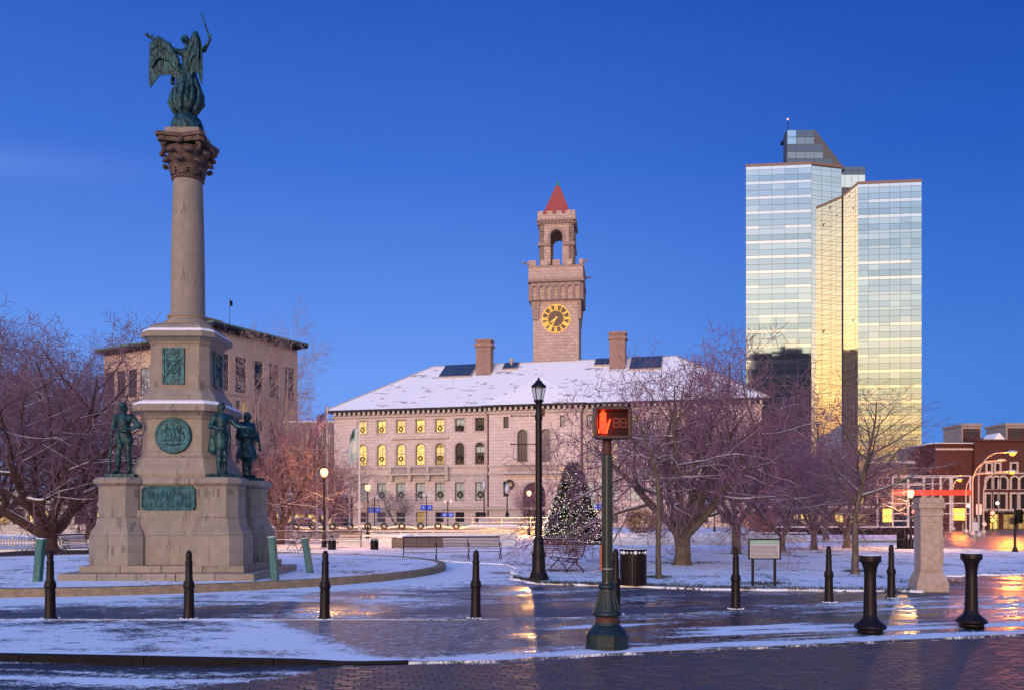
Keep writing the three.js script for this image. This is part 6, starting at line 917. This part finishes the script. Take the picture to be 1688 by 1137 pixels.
{   // terrace wall with garlands, rink barriers
  const dW = 76, y1 = ht(868.5, dW), x0 = wx(300, dW), x1 = wx(1010, dW), t = thing('terrace_wall', 'low stone terrace wall topped with snow and hung with wreaths', 'wall', V(0, 0, -dW));
  const n = 26; for (let i = 0; i < n; i++) obj('wall_stone', rb(lerp(x0, x1, i / n) + .01, lerp(x0, x1, (i + 1) / n) - .01, -.12, y1 - .1, -.4, 0, .02), M.granite[i % 4], t);
  obj('coping', rb(x0, x1, y1 - .098, y1 - .01, -.48, .08, .02), M.chTrim, t); obj('snow', rb(x0, x1, y1 - .009, y1 + .07, -.46, .06, .03), M.snow, t);
  const pipe = []; for (let x = x0; x < x1; x += 2.6) pipe.push(rod(V(x, y1 + .06, -.2), V(x, y1 + .85, -.2), .025, .025, 5)); obj('hand_rail', [rod(V(x0, y1 + .85, -.2), V(x1, y1 + .85, -.2), .03, .03, 5), rod(V(x0, y1 + .45, -.2), V(x1, y1 + .45, -.2), .02, .02, 5), ...pipe], M.steel, t);
  const R = rng(71), bulbs = []; for (let i = 0; i < 150; i++) { const x = lerp(wx(480, dW), wx(830, dW), i / 149); bulbs.push(sph(.045, x, y1 - .02 + .12 * Math.cos(x * 1.9) + R() * .05, .16, 5, 4)); }
  stuff(tag(obj('string_lights', bulbs, std({ color: rgb(.8, .6, .4), emissive: rgb(1.5, .95, .45) }), scene, V(0, 0, -dW)), 'string of small warm lights along the terrace wall', 'string lights'));
  const wr = scene.children.find((o) => o.name === 'wreath');
  [488, 515, 548, 577, 606, 633, 662, 693, 722, 752].forEach((px, i) => { const c = wr.clone(); c.name = numbered('wreath'); scene.add(c); c.position.set(wx(px, dW - .3), ht(866.5, dW), -dW + .3); c.rotation.y = 0; c.scale.setScalar(.62); tag(c, `green wreath with lights, ${ORD[i]} from the left along the terrace wall`, 'wreath', 'wreaths along the terrace wall'); });
  // rink barriers with pale glazed panels between white posts
  const rink = (label, xa, xb, d, top, bot) => { const q = thing('rink_barrier', label, 'barrier', V(0, 0, -d), 0, 'glazed rink barriers'), a = wx(xa, d), b = wx(xb, d), yt = ht(top, d), m = Math.round((b - a) / 1.25), w = (b - a) / m; for (let i = 0; i <= m; i++) obj('post', rb(a + i * w - .03, a + i * w + .03, -.1, yt, -.03, .03, .008, 1), M.whitePaint, q); for (let i = 0; i < m; i++) obj('panel', bx(a + i * w + .035, a + (i + 1) * w - .035, .22, yt - .09, -.012, .012), M.frost, q); obj('top_rail', rb(a - .04, b + .04, yt + .001, yt + .06, -.05, .05, .012), M.whitePaint, q); obj('kick_board', bx(a, b, -.1, .20, -.04, .04), M.steel, q); obj('snow', rb(a, b, yt + .061, yt + .10, -.045, .045, .015), M.snow, q); return q; };
  rink('glazed rink barrier behind the long bench', 560, 848, 47, 884, 900); rink('glazed rink barrier right of the lit evergreen', 1000, 1256, 49, 881, 897); rink('second rink barrier farther back behind the long bench', 440, 852, 62, 876, 886);
  rink('pale rink barrier behind the large crabapple toward the right', 1180, 1330, 58, 879, 890);
  const fl = thing('folded_gazebo', 'long snow covered roof panel lying on the terrace', 'panel', FAR(813, 66), 0); obj('panel', rb(-1.9, 1.9, .75, .9, -.5, .5, .04), M.steel, fl); obj('snow', rb(-1.88, 1.88, .902, 1.0, -.48, .48, .03), M.snow, fl); obj('trestle', [rod(V(-1.4, 0, 0), V(-1.4, .75, 0), .05), rod(V(1.4, 0, 0), V(1.4, .75, 0), .05), rod(V(1.7, -.1, .2), V(2.3, .9, .2), .04)], M.steel, fl);
  const pk = thing('planter', 'pinkish stone planter lit by the lamp left of the long bench', 'planter', FAR(688, 44)); for (let i = 0; i < 4; i++) obj('plank', rb(-1.3 + i * .65 + .01, -.65 + i * .65 - .01, -.05, .55, -.4, .4, .02), M.kerb, pk); obj('soil', bx(-1.25, 1.25, .5, .58, -.36, .36), M.dark, pk); obj('snow', [sph(.5, -.6, .5, 0, 12, 8).scale(1, .5, .7), sph(.42, .3, .52, 0, 12, 8).scale(1, .45, .7)].map((q) => q.translate(0, .3, 0)), M.snow, pk);
}
{   // iron picket fence at the left, low wall at the right
  const fence = (label, xa, xb, d, top) => { const t = thing('picket_fence', label, 'fence', V(0, 0, -d)), a = wx(xa, d), b = wx(xb, d), y = ht(top, d), g = []; for (let x = a; x < b; x += .16) g.push(bx(x, x + .035, .06, y, -.012, .012)); stuff(obj('picket', g, M.steel, t)); obj('rail', [bx(a, b, y - .2, y - .15, -.035, -.0125), bx(a, b, .2, .25, -.035, -.0125)], M.steel, t); for (let x = a; x <= b; x += 2.6) obj('post', rb(x - .05, x + .05, -.1, y + .1, -.09, -.036, .01, 1), M.steel, t); return t; };
  fence('pale picket fence across the snow at the left, low and near', -60, 178, 46, 888); fence('taller iron picket fence in front of the lit low building on the left', -60, 180, 68, 873);
  const d = 78, t = thing('low_wall', 'low dark wall with a line of snow on top behind the lawn at the right', 'wall', V(0, 0, -d)), a = wx(1250, d), b = wx(1520, d), y = ht(869, d); for (let i = 0; i < 10; i++) obj('wall_stone', rb(lerp(a, b, i / 10) + .01, lerp(a, b, (i + 1) / 10) - .01, -.12, y, -.3, .3, .03), M.kerbDark, t); obj('snow', rb(a, b, y + .002, y + .09, -.3, .3, .03), M.snow, t);
  const st = thing('dark_stele', 'dark upright stone slab standing in the snow left of the stone pier', 'stone', FAR(1488, 43, .0), -.2); obj('slab', rb(-.25, .25, 0, .96, -.12, .12, .05, 3), M.kerbDark, st); obj('base', rb(-.32, .32, -.02, .08, -.2, .2, .02), M.kerbDark, st);
  const R = rng(77), sh = (label, px, dd, s, c1, c2, name) => { const q = thing(name, label, 'shrub', FAR(px, dd)); const P = []; for (let i = 0; i < 1500; i++) { const a = R() * 6.28, v = Math.acos(2 * R() - 1), r = s * (.6 + .4 * R()), o = V(Math.sin(v) * Math.cos(a) * r, s * .9 + Math.cos(v) * r * .75, Math.sin(v) * Math.sin(a) * r), e = () => V(R() - .5, R() - .5, R() - .5).multiplyScalar(.24); P.push(...o.clone().add(e()).toArray(), ...o.clone().add(e()).toArray(), ...o.clone().add(e()).toArray()); } const g = new THREE.BufferGeometry(); g.setAttribute('position', new THREE.Float32BufferAttribute(P, 3)); g.computeVertexNormals(); obj('leaves', g, std({ ...spk(c1, c2, .7, 8), roughness: .9 }), q); obj('stem', [...Array(5)].map((_, i) => rod(V(0, 0, 0), V(Math.cos(i * 1.3) * s * .6, s * .9, Math.sin(i * 1.3) * s * .6), .04, .015, 5)), M.bark, q); };
  sh('shrub with orange red leaves behind the narrow forked crabapple', 1254, 70, 1.35, [.22, .06, .02], [.5, .17, .04], 'shrub'); sh('shrub with dry brown leaves between the walk signal and the largest crabapple', 1058, 66, 1.35, [.10, .06, .03], [.26, .15, .07], 'shrub');
}
// ---------------------------------------------------------------- low buildings and the street at the right
{
  const shop = (name, label, x0, x1, d, top, bands, wallM, depth = 12, roof = true) => {
    const t = thing(name, label, 'building', V(0, 0, -d)), a = wx(x0, d), b = wx(x1, d), y = ht(top, d), holes = bands.flatMap(([ya, yb, n, xa, xb]) => [...Array(n)].map((_, i) => { const w = (wx(xb, d) - wx(xa, d)) / n; return rectP(wx(xa, d) + i * w + .15, wx(xa, d) + (i + 1) * w - .15, ht(ya, d), ht(yb, d)); }));
    obj('wall', ext(rectP(a, b, -.14, y), holes, .4), wallM, t); obj('wall', [bx(a + .01, b - .01, -.14, y - .01, -depth, -1.2), bx(a + .01, a + .4, -.14, y - .01, -1.19, -.41), bx(b - .4, b - .01, -.14, y - .01, -1.19, -.41)], M.dark, t);
    obj('roof_edge', bx(a - .15, b + .15, y + .001, y + .3, -depth, .2), M.chTrim, t); if (roof) obj('snow', bx(a - .1, b + .1, y + .302, y + .42, -depth, .15), M.snow, t);
    let i = 0; for (const [ya, yb, n, xa, xb, m] of bands) for (let k = 0; k < n; k++) { const w = (wx(xb, d) - wx(xa, d)) / n; win(t, wx(xa, d) + (k + .5) * w, ht(ya, d), w - .3, ht(yb, d) - ht(ya, d), 0, m === 'mix' ? [M.lit[0], M.paneSky, M.litDim, M.lit[1]][(i++ * 7) % 4] : m, { sash: M.ironwork, bars: 1, rail: false, d: .2 }); }
    return t;
  };
  const cream = std({ ...spk([.40, .34, .28], [.54, .47, .40], 3, 8), roughness: .8 }), grey = std({ ...spk([.10, .09, .095], [.17, .155, .16], 3, 8), roughness: .8 });
  shop('low_shop', 'low cream shop building with lit windows behind the trees at the far left', -80, 182, 84, 812, [[864, 838, 9, -60, 170, 'mix']], cream);
  shop('low_shop', 'low building with bright yellow windows between the monument and the flagpoles', 418, 552, 108, 818, [[864, 846, 5, 438, 548, M.lit[0]]], grey);
  shop('office_building', 'dark flat roofed office building with strip windows left of the city hall', 468, 549, 172, 697, [[734, 708, 4, 500, 546, M.paneSky], [772, 748, 5, 472, 546, M.paneSky], [812, 788, 5, 472, 546, M.paneSky], [850, 826, 5, 472, 546, M.paneSky]], std({ ...spk([.20, .15, .14], [.30, .24, .22], 3, 8), roughness: .8 }), 20);
  shop('low_shop', 'row of small shops with lit fronts behind the crabapples at the right', 1262, 1475, 128, 838, [[861, 846, 9, 1300, 1470, 'mix']], std({ ...spk([.10, .06, .05], [.18, .11, .09], 3, 8), roughness: .8 }));
  shop('dark_building', 'dark narrow building stepping up beside the red brick corner block', 1470, 1546, 150, 764, [[800, 776, 3, 1490, 1545, M.paneSky]], std({ ...spk([.03, .03, .045], [.07, .07, .09], 3, 8), roughness: .8 }));
  shop('white_building', 'small pale roofed building peeking behind the red brick corner block', 1534, 1562, 175, 733, [], std({ ...spk([.35, .36, .40], [.5, .5, .55], 3, 8), roughness: .8 }));
  // red brick corner block
  const [rc, rb2] = masonry(3, 26, 10, [.062, .016, .013], [.125, .036, .028], [.07, .03, .026], .006, 512), rbM = std({ map: rc, bumpMap: rb2, bumpScale: .015, roughness: .85 });
  {
    const d = 112, t = thing('red_brick_building', 'red brick corner block with arched windows and a lit shopfront at the right edge', 'building', V(0, 0, -d)), X = (px) => wx(px, d), Y = (py) => ht(py, d), holes = [], W = [];
    const row = (y0, y1, list, arch) => list.forEach(([a, b]) => { W.push([X(a), X(b), Y(y0), Y(y1), arch]); holes.push((arch ? archP : rectP)(X(a), X(b), Y(y0), Y(y1))); });
    row(806, 786, [[1626, 1636], [1638, 1647], [1648, 1660], [1668, 1678], [1682, 1692]], true); row(838, 814, [[1626, 1634], [1638, 1645], [1648, 1658], [1668, 1677], [1682, 1692]], false); row(776, 764, [[1628, 1634], [1642, 1648], [1668, 1676]], false); row(872, 846, [[1614, 1630], [1633, 1650], [1655, 1676], [1680, 1700]], false);
    obj('wall', ext([[X(1608), -.14], [X(1760), -.14], [X(1760), Y(727)], [X(1650), Y(727)], [X(1608), Y(723)]], holes, .5), rbM, t);
    W.forEach(([a, b, y0, y1, ar], i) => win(t, (a + b) / 2, y0, b - a, y1 - y0, 0, i > 12 ? [M.litDim, M.paneSky, M.lit[1], M.litDim][i % 4] : M.paneSky, { arch: ar, sash: M.sashGrey, surround: i < 13 ? M.chTrim : null, d: .3 }));
    obj('wall', [bx(X(1608) + .01, X(1760) - .01, -.14, Y(728), -14, -1)], M.dark, t);
    const side = ext([[0, -.14], [5.5, -.14], [5.5, Y(737)], [0, Y(727) - .02]], [], .4); side.rotateY(-.0); obj('side_wall', bx(X(1545), X(1608) - .01, -.14, Y(733), -6, -.6), rbM, t);
    obj('string_course', [bx(X(1546), X(1608) - .02, Y(741), Y(738), -.6, -.4), bx(X(1610), X(1760), Y(781), Y(778.5), .01, .2), bx(X(1610), X(1760), Y(842), Y(839), .01, .3)], M.chTrim, t);
    for (const px of [1566, 1582]) obj('blind_arch', ringArch(X(px) - .7, X(px) - .5, X(px) + .5, X(px) + .7, Y(775), Y(766), Y(764), .15).translate(0, 0, -.43), M.rust, t);
    obj('cornice', [bx(X(1544), X(1609), Y(733) + .002, Y(730), -6, -.3), bx(X(1609.2), X(1760), Y(727) + .002, Y(724), -14, .4)], M.rust, t); obj('snow', [bx(X(1544), X(1609), Y(730) + .002, Y(729), -6, -.3)], M.snow, t);
    obj('chimney', [bx(X(1628), X(1636), Y(726), Y(714), -6, -5), bx(X(1638), X(1655), Y(726), Y(717), -7, -4)], rbM, t);
    obj('dormer', [ext([[X(1640), Y(726)], [X(1664), Y(726)], [X(1652), Y(712)]], [], 3).translate(0, 0, -.5)], M.snow, t);
    obj('awning', [...[1614, 1655].map((px) => { const g = bx(X(px), X(px + 34), Y(845), Y(843), .05, 1.4); return g; })], M.sashGrey, t);
  }
  // apartment towers far behind
  const tw = (label, x0, x1, top) => { const d = 330, t = thing('apartment_tower', label, 'building', V(0, 0, -d), 0, 'striped apartment towers'), a = wx(x0, d), b = wx(x1, d), y = ht(top, d), m = std({ ...spk([.36, .27, .22], [.48, .38, .32], 6, 6), roughness: .8 }); obj('wall', bx(a, b, -.14, y, -14, 0), m, t); for (const q of [.22, .5, .78]) { obj('balcony_strip', bx(lerp(a, b, q) - 1.1, lerp(a, b, q) + 1.1, 2, y - 1, .002, .35), q === .5 ? M.sashGrey : M.rust, t); for (let k = 0; k < 5; k++) obj('window', bx(lerp(a, b, q) - .7, lerp(a, b, q) + .7, y - 4 - k * 3, y - 2.3 - k * 3, .352, .42), M.paneSky, t); } obj('roof_edge', bx(a - .4, b + .4, y + .01, y + 1, -14.4, .5), m, t); };
  tw('striped apartment tower far behind the brick block, left of the pair', 1586, 1618, 702); tw('striped apartment tower far behind the brick block at the right edge', 1659, 1694, 701);
  // white steel truss with a red band
  {
    const d = 96, t = thing('steel_frame', 'white open steel frame with a glowing red band beyond the pier', 'frame', V(0, 0, -d)), X = (px) => wx(px, d), Y = (py) => ht(py, d);
    for (const px of [1472, 1498, 1524, 1551, 1567, 1600]) for (const z of [0, -4]) obj('upright', bx(X(px) - .07, X(px) + .07, -.1, Y(784), z - .07, z + .07), M.whitePaint, t);
    for (const [py, a, b] of [[784, 1472, 1600], [797, 1472, 1552], [829, 1472, 1600], [846, 1472, 1600], [858, 1472, 1552]]) for (const z of [0, -4]) obj('beam', bx(X(a), X(b), Y(py) - .05, Y(py) + .05, z + .072, z + .15), M.whitePaint, t);
    obj('red_light_band', bx(X(1473), X(1600), Y(816), Y(807), .16, .26), std({ color: rgb(.4, .03, .02), emissive: rgb(.55, .03, .012), roughness: .4 }), t);
  }
  M.poleGrey = std({ ...spk([.30, .28, .28], [.46, .43, .42], .8, 12), roughness: .5 });
  // gooseneck road lamps
  const goose = (label, px, pyB, d, pxL, pyL, lit, k = 1) => {
    const t = thing('road_lamp', label, 'street lamp', FAR(px, d, -.06), 0, 'curved white road lamps'), h = ht(pyL, d) + .06, rx = wx(pxL, d) - wx(px, d), b = Math.max(1.2, Math.abs(rx) * .75);
    obj('pole', rod(V(0, 0, 0), V(0, h - b, 0), .085, .06, 10), M.poleGrey, t); obj('base', la([[0, 0], [.25, 0], [.25, .3], [.13, .45]], 12), M.steel, t);
    const pts = []; for (let i = 0; i <= 10; i++) { const a = i / 10 * Math.PI / 2; pts.push(V(rx * .62 * (1 - Math.cos(a)), h - b + (b + .06) * Math.sin(a), 0)); } pts.push(V(rx * .9, h + .1, 0)); obj('curved_arm', tube(pts, .05, 24, 8), M.poleGrey, t);
    const hd = sph(1, 0, 0, 0, 14, 10); hd.scale(.42, .13, .2); hd.translate(rx, h + .14, 0); obj('lamp_head', hd, M.steel, t);
    if (lit) { const g = sph(1, 0, 0, 0, 12, 8); g.scale(.24, .19, .2); g.translate(rx, h - .02, 0); obj('lamp_lens', g, std({ color: rgb(.8, .5, .2), emissive: rgb(2.4, .50, .02), roughness: .4 }), t); const L = new THREE.PointLight(rgb(1, .25, .02), lit * .5); L.name = 'road_lamp_light'; L.position.set(rx, h - .05, .0); L.shadow.radius = 6; L.castShadow = true; t.add(L); }
    return t;
  };
  goose('curved road lamp with the brightest orange light, nearest the right edge', 1614, 890, 68, 1670, 747, 420); goose('curved road lamp, unlit, close left of the brightest one', 1604, 890, 72, 1652, 761, 0); goose('curved road lamp lit orange just below the brightest one', 1622, 886, 80, 1669, 778, 300);
  goose('curved road lamp, unlit, behind the pair of bright ones', 1593, 880, 84, 1630, 782, 0); goose('curved road lamp lit orange in the middle of the street', 1572, 878, 100, 1583, 791, 260); goose('straight pale road lamp lit orange at the far end of the street', 1567, 874, 116, 1571, 779, 260); goose('curved road lamp, unlit, left of the middle lit one', 1553, 876, 108, 1575, 788, 0);
  // signal posts, signs
  { const p = gp(1674, 913, -.06), t = thing('signal_post', 'black signal post with signal heads at the far kerb near the right edge', 'traffic signal', p), h = ht(838, -p.z) + .06; obj('base', la([[0, 0], [.2, 0], [.2, .06], [.12, .14], [.09, .32]], 14), M.black, t); obj('pole', rod(V(0, .3, 0), V(0, h, 0), .06, .05, 10), M.black, t); obj('finial', sph(.07, 0, h + .04, 0, 10, 8), M.black, t); for (const [x, y, w, hh] of [[.16, h - .35, .13, .32], [-.12, h - .55, .1, .16]]) { obj('signal_head', rb(x - w, x + w, y - hh, y + hh, -.1, .12, .02), M.black, t); for (let k = -1; k <= 1; k++) obj('visor', la([[.07, 0], [.075, .12]], 14).rotateX(Math.PI / 2).translate(x, y + k * hh * .6, .12), M.black, t); } }
  for (const [x, d, y0, w, hh, l, m] of [[1608, 60, 866, .38, .62, 'white sign board on a thin post behind the right mushroom bollard', M.whitePaint], [1614, 74, 838, .5, .9, 'pale sign board high on a post among the curved lamps', M.whitePaint], [1623, 70, 862, .3, .34, 'small white diamond road sign beside the curved lamps', M.whitePaint]]) { const t = thing('road_sign', l, 'sign', FAR(x, d, -.06)), y = ht(y0, d); obj('post', rod(V(0, 0, 0), V(0, y + hh, 0), .035, .035, 6), M.steel, t); const g = rb(-w / 2, w / 2, -hh / 2, hh / 2, .04, .06, .01); if (hh === .34) g.rotateZ(Math.PI / 4); obj('panel', g.translate(0, y, 0), m, t); }
  const glow = (name, label, px, py, d, r, col, cat, power) => { const p = wp(px, py, d), t = thing(name, label, cat, V(p.x, 0, p.z)); obj('pole', rod(V(0, -.1, 0), V(0, p.y, -.12), .05, .05, 6), M.black, t); obj('lamp_housing', rb(-r * 1.25, r * 1.25, p.y - r * 1.3, p.y + r * 1.3, -.4, -.05, .03), M.black, t); obj('lamp_lens', (() => { const q = sph(r, 0, 0, 0, 10, 8); q.scale(1, 1, .6); return q.translate(0, p.y, 0); })(), std({ color: rgb(.5, .4, .3), emissive: rgb(...col) }), t); };
  glow('signal_lamp', 'red signal lamp above the street by the brick block', 1637, 845, 96, .26, [3.4, .35, .2], 'traffic signal'); glow('signal_lamp', 'red signal lamp seen just left of the stone pier', 1507, 843, 92, .24, [2.6, .18, .14], 'traffic signal'); glow('signal_lamp', 'small white lamp on the shopfront of the brick block', 1645, 829, 108, .2, [4, 3.6, 2.8], 'lamp'); glow('signal_lamp', 'white lamp near the middle of the street', 1597, 833, 104, .2, [4, 3.4, 2.4], 'lamp'); glow('signal_lamp', 'amber lamp low beside the red one by the brick block', 1637, 857, 96, .22, [2.6, 1.0, .1], 'traffic signal');
  { const d = 100, t = thing('lit_kiosk', 'small kiosk with a glowing yellow panel in the middle of the street', 'kiosk', FAR(1580, d)), y = ht(836, d); obj('cabinet', rb(-.95, .95, y - 1.9, y + .25, -.5, 0, .05), M.rust, t); obj('lit_sign', rb(-.8, .8, y - 1.5, y - .1, .004, .06, .02), std({ color: rgb(.6, .3, .1), emissive: rgb(1.5, .62, .07) }), t); obj('leg', [rod(V(-.7, -.1, -.25), V(-.7, y - 1.9, -.25), .06), rod(V(.7, -.1, -.25), V(.7, y - 1.9, -.25), .06)], M.steel, t); }
  { const d = 96, t = thing('lit_kiosk', 'yellow lit ticket box behind the trees left of the steel frame', 'kiosk', FAR(1463, d)), y = ht(838, d); obj('cabinet', rb(-.6, .6, -.1, y + .2, -.6, 0, .05), M.dark, t); obj('lit_sign', rb(-.5, .5, y - 1.5, y, .004, .06, .02), std({ color: rgb(.6, .3, .1), emissive: rgb(1.5, .85, .12) }), t); }
  { const d = 70, t = thing('round_sign', 'glowing amber disc sign in front of the low shops left of the monument', 'sign', FAR(168, d)), y = ht(866, d); obj('post', rod(V(0, 0, 0), V(0, y, 0), .05), M.black, t); obj('lit_sign', rb(-.28, .28, y - .3, y + .3, -.04, .04, .04), std({ color: rgb(.6, .3, .1), emissive: rgb(1.9, .75, .06) }), t); }
  globeLamp('street_lamp', 'small white lamp seen through the big snowy tree on the left', FAR(88, 76), ht(833, 76), lampG, 22, [1, .86, .72], .14); globeLamp('street_lamp', 'small orange lamp high behind the big snowy tree on the left', FAR(129, 84), ht(791, 84), lampG, 22, [1, .55, .25], .14);
}
// cars
{
  const car = (label, p, turn, paint, snowy) => {
    const t = thing('parked_car', label, 'car', p, turn), prof = [[-2.1, .32], [2.15, .32], [2.2, .55], [2.1, .74], [1.25, .86], [.55, 1.36], [-.75, 1.42], [-1.5, .96], [-2.1, .90], [-2.2, .6]];
    obj('body', ext(prof, [], 1.6, .06).translate(0, 0, .8), paint, t); obj('side_window', [ext([[.5, 1.28], [1.05, .92], [-.1, .92], [-.1, 1.3]], [], .02).translate(0, 0, .875), ext([[-.2, 1.3], [-.2, .92], [-1.25, .94], [-.75, 1.3]], [], .02).translate(0, 0, .875)], M.glassDark, t);
    for (const x of [-1.3, 1.3]) for (const z of [-.72, .72]) { const w = obj('wheel', new THREE.CylinderGeometry(.32, .32, .2, 20).rotateX(Math.PI / 2), M.black, t); w.position.set(x, .32, z); obj('rim', new THREE.CylinderGeometry(.19, .19, .21, 14).rotateX(Math.PI / 2), M.steel, w); }
    for (const z of [-.55, .55]) { obj('headlight', rb(2.16, 2.25, .58, .7, z - .16, z + .16, .02), M.frost, t); obj('tail_light', rb(-2.24, -2.17, .66, .8, z - .14, z + .14, .02), M.rust, t); }
    if (snowy) obj('snow', [ext([[-.72, 1.46], [.5, 1.40], [.56, 1.45], [.4, 1.53], [-.6, 1.58], [-.8, 1.5]], [], 1.4, .03).translate(0, 0, .7), ext([[1.25, .925], [2.05, .80], [2.0, .90], [1.3, 1.0]], [], 1.4, .02).translate(0, 0, .7)], M.snow, t);
  };
  const paint = (c) => phy({ color: rgb(...c), roughness: .35, clearcoat: 1, clearcoatRoughness: .1, metalness: .3 });
  car('snow covered dark car parked before the yellow lit windows left of the flagpoles', FAR(500, 88, -.02), .1, paint([.04, .05, .07]), true);
  car('dark car parked beyond the lawn behind the small crabapple', FAR(1300, 90, -.02), .2, paint([.02, .02, .03]), true);
}
renderer.render(scene, camera);
